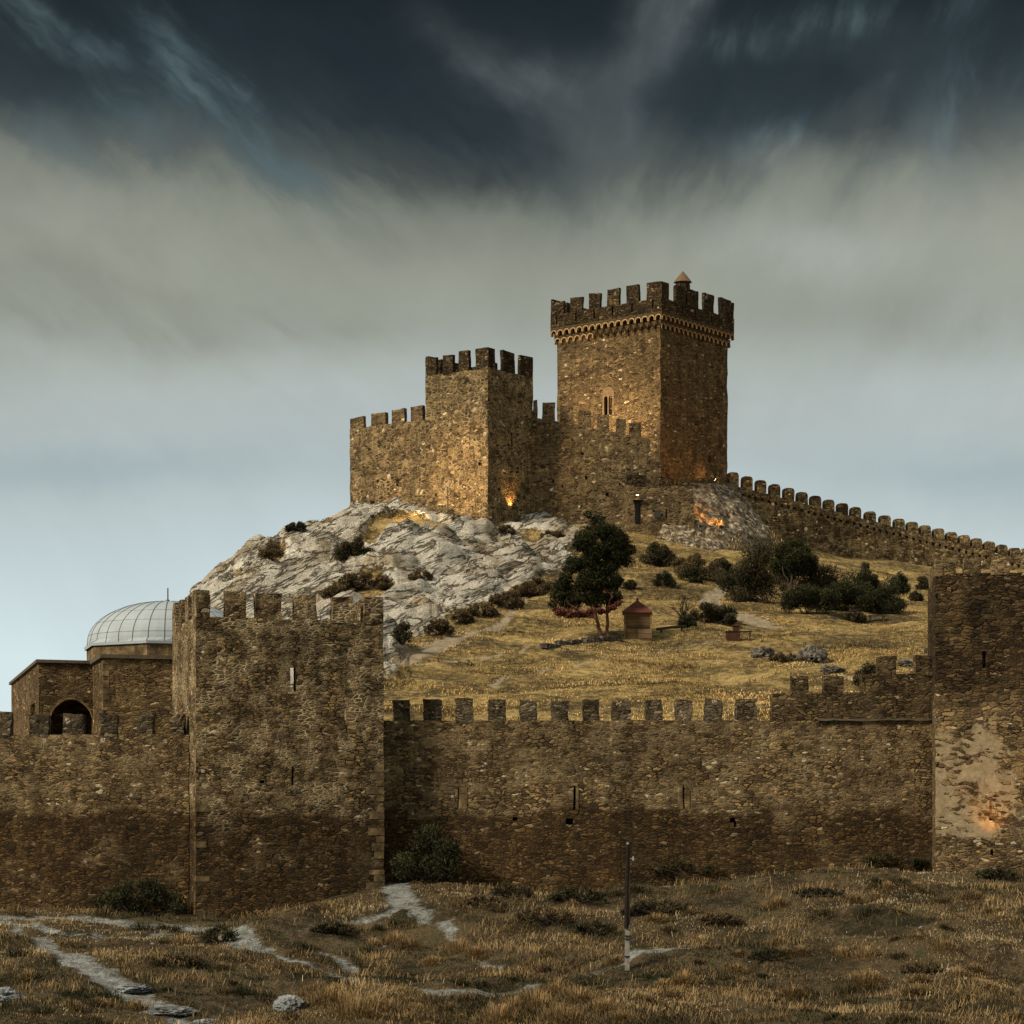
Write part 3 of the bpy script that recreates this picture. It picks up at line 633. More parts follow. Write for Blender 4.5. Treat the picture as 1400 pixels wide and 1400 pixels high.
mb = MB(); q = [C - mF * .14 - mB * .14, C + mF * Lp - mB * .14, C + mF * Lp + mB * (L_ + .1), C - mF * .14 + mB * (L_ + .1)]
mb.face([P_(p, zt + .16) for p in q]); mb.face([P_(p, zt + .005) for p in q][::-1])
for a, b_ in zip(q, q[1:] + q[:1]): mb.face([P_(a, zt + .005), P_(b_, zt + .005), P_(b_, zt + .16), P_(a, zt + .16)])
mb.build('porch_roof', M['slate'], t_, (.015, 2.))
C1 = C141; zt2 = 250 / F * 126; mb = MB(); sb = s_at(C1, C1 + mB, 129.5)
wall(mb, C1, C1 + mF * lenM, .8, 2., zt2, .5, uo=77., ends=(False, True)); wall(mb, C1 + mB * lenM, C1, .8, 2., zt2, .5, uo=130., ends=(True, False))
wall(mb, C1 + mF * lenM, C1 + mF * lenM + mB * lenM, .8, 2., zt2, .8); wall(mb, C1 + mF * lenM + mB * lenM, C1 + mB * lenM, .8, 2., zt2, .8)
mb.build('hall', M['mosque'], t_, (.02, 2.))
quoins(t_, C1, mF, mB, 4.5, zt2 - .1, M['quoin'], 1, .6)
mb = MB(); q = [C1 - mF * .16 - mB * .16, C1 + mF * (lenM + .16) - mB * .16, C1 + mF * (lenM + .16) + mB * (lenM + .16), C1 - mF * .16 + mB * (lenM + .16)]
mb.face([P_(p, zt2 + .2) for p in q]); mb.face([P_(p, zt2 + .005) for p in q][::-1])
for a, b_ in zip(q, q[1:] + q[:1]): mb.face([P_(a, zt2 + .005), P_(b_, zt2 + .005), P_(b_, zt2 + .2), P_(a, zt2 + .2)])
mb.build('hall_roof', M['slate'], t_, (.015, 2.))
Dc = W(232, 0, 134); rd = 116.5 * 134 / F / math.cos(0); zdr = (HOR - 888.5) / F * 134
rot0 = am + R(22.5)
oc = [Vector((Dc.x + rd * math.cos(rot0 + R(45) * i), Dc.y + rd * math.sin(rot0 + R(45) * i))) for i in range(8)]
mb = MB()
for i in range(8): wall(mb, oc[i], oc[(i + 1) % 8], .3, zt2 - .1, zdr, .7, ends=(False, False), back=False)
mb.build('drum', M['quoin'], t_, (.02, 2.))
mb = MB(); zr, rr = zdr, rd + .13
prof = [(rr, zr), (rr + .02, zr + .14), (rr * .93, zr + .32)]
apex = (HOR - 823) / F * 134; Hd = apex - zr - .32
prof += [(rr * .93 * math.cos(a) ** .95, zr + .32 + Hd * math.sin(a) ** 1.02) for a in np.linspace(.06, math.pi / 2 - .01, 16)]
nsg = 64
def octr(ang, r, k):            # the eaves follow the eight sides, the shell above is round
    a = (ang - rot0) % R(45) - R(22.5); return r * (math.cos(R(22.5)) / math.cos(a)) if k < 2 else r
ring = [[(Dc.x + octr(2 * math.pi * i / nsg + rot0, r, k) * math.cos(2 * math.pi * i / nsg + rot0), Dc.y + octr(2 * math.pi * i / nsg + rot0, r, k) * math.sin(2 * math.pi * i / nsg + rot0), z) for i in range(nsg)] for k, (r, z) in enumerate(prof)]
for k in range(len(ring) - 1):
    for i in range(nsg): j = (i + 1) % nsg; mb.face([ring[k][i], ring[k][j], ring[k + 1][j], ring[k + 1][i]])
dome = mb.build('dome', M['zinc'], t_, smooth=False)
mb = MB()
for i in range(0, nsg, 2): mb.tube([Vector(ring[k][i]) for k in range(1, len(ring))], .024, 4, cap=False)
for kk in (4, 7, 10):
    mb.tube([Vector(ring[kk][i]) for i in list(range(nsg)) + [0]], .012, 4, cap=False)
mb.build('standing_seam', M['zinc_dark'], dome)
mb = MB(); mb.tube([(Dc.x - .1, Dc.y, apex - .12), (Dc.x - .1, Dc.y, apex + .1), (Dc.x - .1, Dc.y, apex + .14), (Dc.x - .1, Dc.y, apex + .75)], [.2, .1, .04, .035], 8); mb.build('finial', M['zinc_dark'], dome)
# ------------------------------------------------------------------ the castle on the rock
al = R(38); cL = Vector((-math.cos(al), math.sin(al))); cR = Vector((math.sin(al), math.cos(al)))
def zat(py, Y): return (HOR - py) / F * Y
def shell(mb, C, lenL, lenR, zb, zt, step=.5, opL=(), opR=(), opLm=0., uo=0., t=.9):
    # four walls of a square tower seen corner-on; C is the near corner
    Lc, Rc = C + cL * lenL, C + cR * lenR; Fc = Lc + cR * lenR
    wall(mb, Lc, C, t, zb, zt, step, opL, uo=uo, ends=(False, False)); wall(mb, C, Rc, t, zb, zt, step, opR, uo=uo + 40, ends=(False, False))
    wall(mb, Rc, Fc, t, zb, zt, 1., uo=uo + 80, ends=(False, False)); wall(mb, Fc, Lc, t, zb, zt, 1., uo=uo + 120, ends=(False, False))
    return Lc, Rc, Fc
def even_merlons(parent, A, B, t, zb, zt, n, w, mat, first=True, last=True, jit=(.05, 1.)):
    A, B = V2(A), V2(B); L = (B - A).length; d = (B - A) / L; pitch = (L - w) / (n - 1)
    for i in range(n):
        if (i == 0 and not first) or (i == n - 1 and not last): continue
        a = A + d * (pitch * i); mb = MB(); wall(mb, a, a + d * w, t, zb - .1, zt + random.uniform(-.05, .05), .45); mb.build('merlon', mat, parent, jit)

# -- middle tower
C = V2(W(667, 0, 238)); lL = s_at(C, C + cL, 582); lR = s_at(C, C + cR, 728.3); zt = zat(502, 238); zm = zat(474.5, 238)
t_ = thing('battlemented_tower', (*C, 28.), 'square tower on the rock below the great keep, its left face floodlit', 'tower')
Yr = C.y + cR.y * 3; sR = lambda px: s_at(C, C + cR, px)
opR = [(sR(698.3), sR(700.3), zat(609, Yr), zat(592, Yr), .6), (sR(699.5), sR(702.), zat(686, Yr), zat(666, Yr), .6), (sR(681), sR(684), zat(673, Yr), zat(669, Yr), .4), (sR(716), sR(719), zat(679, Yr), zat(673, Yr), .4)]
sL_ = lambda px: lL - s_at(C, C + cL, px)
opL = [(sL_(654), sL_(657), zat(637, 239), zat(632, 239), .4), (sL_(594), sL_(597), zat(676, 241), zat(672, 241), .4)]
mb = MB(); zsp = zat(545, 240)
Lc, Rc, Fc = shell(mb, C, lL, lR, 22., zt, .5, opL, opR, uo=11.)
mb.build('wall', [M['castle_pointed']], t_, (.06, 1.1))
mb = MB(); mb.face([P_(C + cL * .5 + cR * .5, zt - .3), P_(Rc + cL * .5 - cR * .5, zt - .3), P_(Fc - cL * .5 - cR * .5, zt - .3), P_(Lc - cL * .5 + cR * .5, zt - .3)]); mb.build('roof', M['slate'], t_)
corner_merlon(t_, C, cL, sL_(667) - sL_(650), cR, sR(677), .38, zt - .1, zm, M['parapet'], (.05, 1.))
merlons(t_, Lc, C, .38, flat(zt), [(581.5, 596, 488.5), (605, 618.5, 484.5), (627, 640.5, 480)], M['parapet'], (.05, 1.), step=.45)
merlons(t_, C, Rc, .38, flat(zt), [(688, 703, 480.5), (712, 728, 487)], M['parapet'], (.05, 1.), step=.45)
even_merlons(t_, Rc, Fc, .38, zt, zm, 4, 1.2, M['parapet']); even_merlons(t_, Fc, Lc, .38, zt, zm, 4, 1.2, M['parapet'])
midC, midL, midR = C, Lc, Rc

# -- wall left of it
A0 = midL + cR * .45; S_ = s_at(A0, A0 + cL, 478.5); A, B = A0 + cL * S_, A0 - cL * .3
t_ = thing('castle_wall', (*((A + B) / 2), 28.), 'short floodlit battlemented wall at the left end of the hilltop castle', 'wall')
ztA, ztB = zat(586.5, A.y), zat(572, B.y); L_ = (B - A).length; f_ = lambda s: ztA + (ztB - ztA) * s / L_
s2 = lambda px: s_at(A, B, px)
mb = MB(); wall(mb, A, B, 1.2, 22., (ztA, ztB), .5, [(s2(542), s2(545), zat(666, 246), zat(655, 246), .5), (s2(515), s2(518), zat(660, 247), zat(656, 247), .5)], uo=31.); mb.build('wall', M['castle_pointed'], t_, (.06, 1.1))
mb = MB(); wall(mb, A + cR * 10, A, 1.2, 22., ztA, .6, uo=61., ends=(True, False)); mb.build('return_wall', M['castle'], t_, (.06, 1.1))
merlons(t_, A, B, .4, f_, [(478.5, 497, 570), (507, 527, 564.5), (536, 552.5, 559), (561.5, 578, 554.5)], M['castle'], (.05, 1.), step=.45)
# -- wall right of it, below the keep
A = midR + Vector((-.2, -.25)); B = Vector((0, 0)); Bw = W(889.5, 0, A.y + .6); B = Vector((Bw.x, Bw.y)); L_ = (B - A).length
ztA, ztB = zat(570, A.y), zat(600, B.y); f_ = lambda s: ztA + (ztB - ztA) * s / L_; s2 = lambda px: s_at(A, B, px)
t_ = thing('castle_wall', (*((A + B) / 2), 28.), 'sloping battlemented castle wall between the floodlit tower and the keep', 'wall')
ops = [(s2(795), s2(799), zat(622, A.y), zat(618, A.y), .4), (s2(767.5), s2(770.5), zat(666, A.y), zat(662, A.y), .4), (s2(828), s2(832), zat(677, A.y), zat(672, A.y), .4), (s2(755), s2(758), zat(660, A.y), zat(655, A.y), .4), (s2(846), s2(849), zat(663, A.y), zat(660, A.y), .4), (s2(800), s2(803), zat(655, A.y), zat(650, A.y), .4)]
mb = MB(); wall(mb, A, B, 1.2, 22., (ztA, ztB), .5, ops, uo=203.); mb.build('wall', M['castle'], t_, (.07, 1.))
merlons(t_, A, B, .6, f_, [(729, 734.5, 546.5), (741.5, 759, 550), (766, 784, 555), (791.5, 808, 560.5), (817, 833, 567), (843, 856, 572), (861, 877, 577)], M['castle'], (.05, 1.), step=.45)
rightwallY = A.y

# -- the keep
C = V2(W(903, 0, 250)); kL = s_at(C, C + cL, 762); kR = s_at(C, C + cR, 994.5)
t_ = thing('castle_keep', (*C, 28.), 'tallest square keep with arched corbel band, battlements and a small pointed turret', 'tower')
zc0 = zat(447, 250); sR = lambda px: s_at(C, C + cR, px); sL_ = lambda px: kL - s_at(C, C + cL, px); Yl = C.y + cL.y * s_at(C, C + cL, 832)
yR = C.y + cR.y * sR(970)
win = (sL_(824.5), sL_(839.), zat(567, Yl), zat(538, Yl))
opL = [(win[0] - .03, win[1] + .03, win[2], win[3] - .1, .8)]
opR = [(sR(968), sR(973), zat(632, yR), zat(623, yR), .6)]
mb = MB(); Lc, Rc, Fc = shell(mb, C, kL, kR, 24., zc0 + 1.6, .5, opL, opR, uo=300.); mb.build('wall', M['keep'], t_, (.06, 1.1))
# two rows of corbel arches, each row a step further out
def corbel_row(out, zb, h, n, depth_in, name, rim_parts):
    Co = C - cL * out - cR * out; Lo, Ro = Lc + cL * out - cR * out, Rc - cL * out + cR * out; Fo = Fc + cL * out + cR * out
    mb = MB(); rims = []
    for A, B in ((Lo, Co), (Co, Ro), (Ro, Fo), (Fo, Lo)):
        d = (B - A).normalized(); nn = Vector((-d.y, d.x)); L = (B - A).length; pit = L / n; Pq = lambda s, z, q=0: Vector((A.x + d.x * s + nn.x * q, A.y + d.y * s + nn.y * q, z))
        for i in range(n):
            c = pit * (i + .5); r = pit * .38; zs = zb + .22; xs = [c - pit / 2, c - r] + [c - r * math.cos(math.pi * j / 6) for j in range(1, 6)] + [c + r, c + pit / 2]
            tp = lambda s: zs + math.sqrt(max(0, r * r - (s - c) ** 2)) if abs(s - c) < r + 1e-6 else zb
            for j, (a, b_) in enumerate(zip(xs, xs[1:])):
                ta, tb = (zb, zb) if j in (0, len(xs) - 2) else (tp(a), tp(b_)); mb.face([Pq(a, ta), Pq(b_, tb), Pq(b_, zb + h), Pq(a, zb + h)])
                mb.face([Pq(b_, tb), Pq(a, ta), Pq(a, ta, depth_in), Pq(b_, tb, depth_in)])
            for s in (c - r, c + r): mb.face([Pq(s, zb), Pq(s, zb, depth_in), Pq(s, zs, depth_in), Pq(s, zs)])
            rims.append([Pq(c - r - .03, zb + .04, -.02)] + [Pq(c - (r + .03) * math.cos(math.pi * j / 7), zs + (r + .03) * math.sin(math.pi * j / 7), -.02) for j in range(8)] + [Pq(c + r + .03, zb + .04, -.02)])
        mb.face([Pq(0, zb + h), Pq(L, zb + h), Pq(L, zb + h, depth_in + .3), Pq(0, zb + h, depth_in + .3)])
    o = mb.build(name, M['keep'], t_)
    mb = MB(); mb2 = MB()
    for i, r_ in enumerate(rims):
        pale = (i < n) and rim_parts(i) or (n <= i < 2 * n)
        (mb if pale else mb2).tube(r_, .05 if i < n else .04, 5)
    mb.build('arch_rim', M['rim_stone'], o); 
    if mb2.v: mb2.build('arch_rim', M['parapet'], o)
zr1 = zat(448, 250) - .1; zr2 = zr1 + .80
corbel_row(.22, zr1, .80, 16, .28, 'lower_corbel_table', lambda i: i < 6)
corbel_row(.50, zr2, .85, 17, .32, 'upper_corbel_table', lambda i: True)
out = .50; zp0 = zr2 + .85; zt = zat(407, 250 - out); zm = zat(384.5, 250 - out)
Co, Lo, Ro = C - cL * out - cR * out, Lc + cL * out - cR * out, Rc - cL * out + cR * out; Fo = Fc + cL * out + cR * out
mb = MB()
slits = lambda A, B, lst: [(s_at(A, B, p) - .09, s_at(A, B, p) + .09, z0, z1, .3) for p in lst for z0, z1 in [(zp0 + .35, zt - .02)]]
oL = slits(Lo, Co, [761, 787, 812, 837.5, 864, 892.5]); oR = slits(Co, Ro, [909, 933, 950.5, 973])
wall(mb, Lo, Co, .55, zp0 + .004, zt, .5, oL, uo=17.); wall(mb, Co, Ro, .55, zp0 + .004, zt, .5, oR, uo=57.); wall(mb, Ro, Fo, .55, zp0 + .004, zt, 1.); wall(mb, Fo, Lo, .55, zp0 + .004, zt, 1.)
mb.build('parapet', M['parapet'], t_, (.045, 1.1))
mb = MB(); mb.face([P_(C, zp0 + .4), P_(Rc, zp0 + .4), P_(Fc, zp0 + .4), P_(Lc, zp0 + .4)]); mb.build('roof', M['slate'], t_)
sl2 = lambda px: (Co - Lo).length - s_at(Lo, Co, px)
corner_merlon(t_, Co, cL, sl2(884), cR, s_at(Co, Ro, 915), .32, zt - .1, zm, M['parapet'], (.05, 1.))
merlons(t_, Lo, Co, .32, flat(zt), [(754, 770.5, 412), (779.5, 795.5, 406), (805, 820.5, 400.5), (830, 846.5, 395), (856.5, 873, 389.5)], M['parapet'], (.05, 1.), step=.45)
merlons(t_, Co, Ro, .32, flat(zt), [(924, 937, 391), (939.5, 955, 396.5), (963, 976, 402), (985, 999.5, 408.5)], M['parapet'], (.05, 1.), step=.45)
even_merlons(t_, Ro, Fo, .32, zt, zm, 6, 1.25, M['parapet'], jit=(.05, 1.)); even_merlons(t_, Fo, Lo, .32, zt, zm, 6, 1.25, M['parapet'], jit=(.05, 1.))
# little turret with a pointed cap
yt = 250 + 6.; tc = W(933.5, 0, yt); zk = zat(394, yt); za = zat(370.5, yt)
mb = MB(); n8 = 10
mb.tube([(tc.x, yt, zp0 + .4), (tc.x, yt, zk - .15), (tc.x, yt, zk + .55)], [.78, .74, .70], n8); tur = mb.build('turret', M['parapet'], t_)
for i in range(8):
    a = 2 * math.pi * i / 8 + .2; mb = MB(); mb.box((tc.x + .70 * math.cos(a), yt + .70 * math.sin(a), zk + .12), .22, .09, .5, (-math.sin(a), math.cos(a))); mb.build('turret_window', M['dark_recess'], tur)
mb = MB(); mb.tube([(tc.x, yt, zk + .5), (tc.x, yt, zk + .58), (tc.x, yt, zk + .62), (tc.x, yt, za)], [.75, .95, .93, .02], 12); mb.build('turret_cap', plain('brown_cap_stone', (.15, .105, .06), .9, .3, 3.), tur)
# twin lancet window
d = -cL; nn = Vector((-d.y, d.x)); A = Lc; Pq = lambda s, z, q=0: Vector((A.x + d.x * s + nn.x * q, A.y + d.y * s + nn.y * q, z))
mb = MB(); s0, s1, z0, z1 = win[0] - .3, win[1] + .3, win[2] - .1, win[3]; mid = (s0 + s1) / 2; lw = (s1 - s0) / 2; s0, s1 = mid - .72, mid + .72; lw = .72
def lanc(c, r):
    zs = z1 - .55; xs = [c - r * math.cos(math.pi * j / 8) for j in range(9)]; return xs, [zs + math.sqrt(max(0, r * r - (x - c) ** 2)) * 1.3 for x in xs]
q = -.05; r = .235
for c in (mid - .30, mid + .30):
    xs, zs = lanc(c, r)
    for (a, b_, ta, tb) in zip(xs, xs[1:], zs, zs[1:]): mb.face([Pq(a, ta, q), Pq(b_, tb, q), Pq(b_, z1 + .15, q), Pq(a, z1 + .15, q)])
for a, b_ in ((s0, mid - .30 - r), (mid - .30 + r, mid + .30 - r), (mid + .30 + r, s1)):
    c = Pq((a + b_) / 2, (z0 + z1 + .15) / 2, .06); mb.box(c, b_ - a, .22, z1 + .15 - z0, d)
xs = [mid - lw * math.cos(math.pi * j / 10) for j in range(11)]; zz = [z1 + .15 + lw * .75 * math.sin(math.pi * j / 10) for j in range(11)]
for (a, b_, ta, tb) in zip(xs, xs[1:], zz, zz[1:]): mb.face([Pq(a, z1 + .15, q), Pq(b_, z1 + .15, q), Pq(b_, tb, q), Pq(a, ta, q)]); mb.face([Pq(a, ta, q), Pq(b_, tb, q), Pq(b_, tb, .2), Pq(a, ta, .2)])
mb.build('twin_window', plain('window_surround_stone', (.15, .108, .06), .85, .45, 3.), t_)
c = Pq(win[0] - .25, 0, 0)
keepC, keepL, keepR = C, Lc, Rc

# -- gate block with the door
Yg = rightwallY - 1.6
A, B = V2(W(857, 0, Yg)), V2(W(948, 0, Yg + .9)); s2 = lambda px: s_at(A, B, px)
t_ = thing('gatehouse', (*((A + B) / 2), 28.), 'low gate block with tall dark doorway and broken battlements under the keep', 'gatehouse')
zt = zat(663.5, Yg); zg = zat(717, Yg)
ops = [(s2(867.5), s2(876.5), zg, zat(684, Yg), .9), (s2(909.3), s2(911.5), zat(708, Yg), zat(694, Yg), .5), (s2(892.5), s2(895), zat(700, Yg), zat(697, Yg), .3)]
mb = MB(); wall(mb, A, B, 7., 20., zt, .5, ops, uo=91.); mb.build('wall', M['castle'], t_, (.07, 1.))
merlons(t_, A, B, .6, flat(zt), [(858, 884, 648.5), (900.5, 908, 652), (913.5, 921, 653), (927, 944, 655)], M['parapet'], (.05, 1.), step=.4)
mb = MB(); p = W(872, 682.5, Yg - .04); mb.box((p.x, p.y, p.z), 1.0, .3, .16, B - A); mb.build('lintel', M['slate'], t_, (.02, 3.))
mb = MB(); p = W(872, 700.4, Yg + .62); mb.box((p.x, p.y + .01, p.z), .62, .06, 33 / F * Yg, B - A); mb.build('door', M['iron'], t_)
p = W(899, 703.5, Yg + .3)
o = MB(); o.box((p.x, p.y - .05, p.z), .62, .05, .68, B - A); pl = o.build('information_board', M['iron'], None, at=p)
tag(pl, 'small dark square board fixed beside the castle doorway', 'board')
mb = MB(); mb.box((p.x, p.y - .085, p.z), .52, .012, .56, B - A); mb.build('panel', plain('board_face', (.045, .05, .055), .5, .2), pl)

# -- long wall running down to the right
A, B = V2(W(994, 0, 262.)), V2(W(1440, 0, 276.)); L_ = (B - A).length; s2 = lambda px: s_at(A, B, px)
ztA, ztB = zat(661.5, A.y), zat(776, B.y); f_ = lambda s: ztA + (ztB - ztA) * s / L_
t_ = thing('curtain_wall', (*((A + B) / 2), 22.), 'long far wall with round-topped merlons descending to the right from the keep', 'wall')
mb = MB(); wall(mb, A, B, 1.1, 14., (ztA, ztB), .6, [(s2(x) - .18, s2(x) + .18, f_(s2(x)) - .95, f_(s2(x)) - .62, .3) for x in range(1015, 1400, 9)], uo=500.); mb.build('wall', M['farwall'], t_, (.07, .9))
cx = [1003.5, 1022.5, 1041.5, 1060.5, 1079.5, 1098, 1116.5, 1134.5, 1153, 1171, 1191, 1211, 1230.5, 1248.5, 1266.5, 1284.5, 1302, 1319.5, 1336.5, 1354, 1371.5, 1388.5, 1406]
tops = [np.interp(x, [1003, 1191, 1388], [645.5, 699, 749]) for x in cx]
merlons(t_, A, B, .65, f_, [(x - 6.7, x + 6.7, y) for x, y in zip(cx, tops)], M['farwall'], (.04, 1.), rounded=True)
midA = (A, B)

# -- rubble slope at the foot of the keep
top = [(938, 655, 255.), (958, 655, 257.), (983, 657, 259.5), (998, 661, 261.5), (1006, 668, 262.)]
bot = [(872, 792, 231), (930, 790, 231), (975, 792, 233), (1024, 782, 240), (1068, 748, 256)]
top = [W(*p) for p in top]; bot = [W(*p) for p in bot]
def lerpl(l, t): x = t * (len(l) - 1); i = min(int(x), len(l) - 2); return l[i].lerp(l[i + 1], x - i)
nx_, ny_ = 90, 70; g = np.array([[tuple(lerpl(top, i / nx_).lerp(lerpl(bot, i / nx_), j / ny_)) for j in range(ny_ + 1)] for i in range(nx_ + 1)]).reshape(-1, 3)
jj = np.tile(np.arange(ny_ + 1) / ny_, nx_ + 1); amp = np.minimum(1, jj * 8)
nz = .9 * np.abs(fbm(g[:, 0] / 2.6, g[:, 1] / 2.6, g[:, 2] / 2.6, 91, 4)) + .5 * np.abs(fbm(g[:, 0] / .8, g[:, 1] / .8, g[:, 2] / .8, 92, 3)) + .25 * np.sin(jj * math.pi)
g[:, 1] -= amp * nz * .8; g[:, 2] += amp * nz * .5
i2 = np.arange((nx_ + 1) * (ny_ + 1)).reshape(nx_ + 1, ny_ + 1)
q = np.stack([i2[:-1, :-1], i2[:-1, 1:], i2[1:, 1:], i2[1:, :-1]], 2).reshape(-1, 4)
def rock_material(name, dark, mid, light, sc=1.):
    m, t, b = material(name); pos = t.new('ShaderNodeNewGeometry').outputs['Position']
    n = t.noise(pos, 1.6 * sc, 6, .72, .4); v = t.vor(t.vm('ADD', pos, t.vm('SCALE', t.noise(pos, 2., 3, .6, col=True), .5)), 1.9 * sc, 'F1', 1., '3D'); r = t.sep(v.outputs['Color'])[0]
    c = t.ramp(t.add(t.mul(n, .65), t.mul(r, .35)), ((.3, dark), (.5, mid), (.68, light))); t.put(b.inputs['Base Color'], c)
    bump(t, b, t.add(n, t.mul(r, .4)), 1., .15); return m
M['scree'] = rock_material('rubble_and_scree', (.045, .035, .022), (.15, .12, .08), (.44, .39, .30), 1.35)
M['boulder'] = rock_material('grey_limestone', (.028, .024, .02), (.085, .075, .064), (.22, .205, .18), 2.4)
M['blue_rock'] = rock_material('pale_foreground_rock', (.08, .085, .088), (.17, .185, .19), (.30, .325, .335), 1.5)
o = np_mesh('rubble_slope', g, q, M['scree']); tag(o, 'steep pale scree slope piled against the foot of the keep', None, None, 'structure'); o.data.polygons.foreach_set('use_smooth', [True] * len(q))
GLAC = g.reshape(nx_ + 1, ny_ + 1, 3)
# ------------------------------------------------------------------ plants
def leaf_mat(name, cols, rough=.75):
    m, t, b = material(name); tn = t.attr('tint').outputs['Color']; pos = t.new('ShaderNodeNewGeometry').outputs['Position']
    r, g_, b_ = t.sep(tn); c = t.ramp(r, cols); n = t.noise(pos, .9, 3, .6)
    c = t.mix(1, c, t.ramp(n, ((.3, (.72, .72, .72)), (.7, (1.25, 1.25, 1.2)))), 'MULTIPLY')
    t.put(b.inputs['Base Color'], c); b.inputs['Roughness'].default_value = rough
    return m
M['pine'] = leaf_mat('pine_needles', ((0, (.008, .010, .004)), (.5, (.018, .021, .007)), (.85, (.038, .040, .012)), (1, (.062, .06, .018))))
M['olive_bush'] = leaf_mat('olive_shrub_leaves', ((0, (.014, .013, .007)), (.5, (.032, .029, .014)), (1, (.075, .064, .03))))
M['green_bush'] = leaf_mat('green_shrub_leaves', ((0, (.010, .011, .005)), (.5, (.024, .026, .011)), (1, (.055, .057, .022))))
M['brown_bush'] = leaf_mat('dry_shrub_twigs', ((0, (.03, .022, .012)), (.5, (.075, .054, .027)), (1, (.15, .11, .055))))
M['red_leaf'] = leaf_mat('reddish_dry_needles', ((0, (.03, .012, .008)), (.5, (.095, .030, .022)), (1, (.19, .07, .05))))
M['bark'] = plain('grey_brown_bark', (.055, .042, .032), .9, .4, 9., .1, 0, .8, .03)
M['red_bark'] = plain('reddish_bark', (.13, .058, .042), .85, .4, 6., .1, 0, .6, .03)

def leaves(centres, radii, n, size, seed, flat_=.75, up=.0, shell=.55, asp=.45):
    # leaf blades scattered through the outer part of each clump
    g = np.random.default_rng(seed); C_ = np.array(centres, float); R_ = np.array(radii, float); w = R_ ** 2; idx = g.choice(len(C_), n, p=w / w.sum())
    d = g.normal(size=(n, 3)); d /= np.linalg.norm(d, axis=1)[:, None]
    lump = 1 + .28 * fbm(d[:, 0] * 2.2 + idx * 5, d[:, 1] * 2.2, d[:, 2] * 2.2, seed % 97, 2)
    rr = (shell + (1 - shell) * g.random(n) ** .6) * lump * (1 + .10 * np.abs(g.normal(size=n)))
    p = C_[idx] + d * (R_[idx] * rr)[:, None] * np.array([1, 1, flat_])
    a = g.normal(size=(n, 3)) + d * .7 + np.array([0, 0, up]); a /= np.linalg.norm(a, axis=1)[:, None]
    b_ = np.cross(a, g.normal(size=(n, 3))); b_ /= np.linalg.norm(b_, axis=1)[:, None] + 1e-9
    s = size * (.55 + .9 * g.random(n)); A_ = a * s[:, None]; B_ = b_ * (s * asp)[:, None]
    v = np.stack([p - A_ * .6, p + B_ * .5, p + A_ * .8, p - B_ * .5], 1).reshape(-1, 3)
    t = np.clip(.5 + .22 * g.normal(size=n) + .25 * d[:, 2], 0, 1); t = np.repeat(t, 4)  # light from above put into the tint: clump tops paler, undersides darker
    f = np.arange(n * 4).reshape(-1, 4)
    return v, f, np.stack([t, t, t], 1)
def crown(name, parent, centres, radii, n, size, mat, seed, **k):
    v, f, t = leaves(centres, radii, n, size, seed, **k); return np_mesh(name, v, f, mat, parent, t)
def branch(mb, p, q, r0, r1, seed, wob=.12, n=6, k=7):
    g = random.Random(seed); p, q = Vector(p), Vector(q); L = (q - p).length; pts = []
    for i in range(n + 1):
        t = i / n; x = p.lerp(q, t)
        if 0 < i < n: x += Vector((g.uniform(-1, 1), g.uniform(-1, 1), g.uniform(-.6, .9))) * wob * L * .5
        pts.append(x)
    mb.tube(pts, [r0 + (r1 - r0) * i / n for i in range(n + 1)], k); return pts

# -- big pine before the castle wall
base = hit(826, 872); k = base.y / F
t_ = thing('pine_tree', base, 'tall dark green two-tiered pine with reddish lower branches beside the small hut', 'tree')
O = lambda dx, dy, dz=0.: base + Vector((dx * k, dz, -dy * k))
gq = random.Random(8); cl = [(-22, -168, 0, 6), (-8, -160, .2, 9), (-66, -58, 0, 8), (-70, -46, .2, 6), (34, -120, 0, 9), (33, -104, .2, 8)]
for n_, cx_, cy_, rx_, ry_, ra, rb in ((30, -4, -126, 33, 34, 8, 14), (6, -36, -100, 14, 12, 7, 11), (32, -22, -66, 44, 22, 7, 13)):
    for _ in range(n_):
        an, q_ = gq.uniform(0, 6.283), gq.random() ** .5; cl.append((cx_ + rx_ * q_ * math.cos(an), cy_ + ry_ * q_ * math.sin(an), gq.uniform(-1.1, 1.1) * (1.2 - q_), gq.uniform(ra, rb)))
crown('crown', t_, [tuple(O(a, b, c * 1.4)) for a, b, c, r in cl], [r * k * 1.13 for *_, r in cl], 62000, .13, M['pine'], 31, flat_=.8, shell=.35)
crown('lower_foliage', t_, [tuple(O(a, b, c)) for a, b, c in ((-60, -33, -.8), (-48, -30, -.9), (-34, -31, -.6), (-20, -33, -.8), (-6, -35, -.6), (10, -39, -.7), (-66, -37, -.5), (18, -45, -.6))], [8 * k, 8 * k, 8 * k, 7 * k, 7 * k, 6 * k, 5 * k, 5 * k], 4200, .13, M['red_leaf'], 33, flat_=.6, shell=.1)
mb = MB()
branch(mb, O(-3, 3), O(-10, -24), .14, .12, 1, .05); branch(mb, O(5, 3), O(4, -36), .12, .10, 2, .06)
branch(mb, O(-10, -24), O(-14, -80), .11, .09, 4); branch(mb, O(4, -36), O(2, -120), .11, .07, 5, .06, 8)
mb.build('trunk', M['red_bark'], t_)
mb = MB(); sd = 20
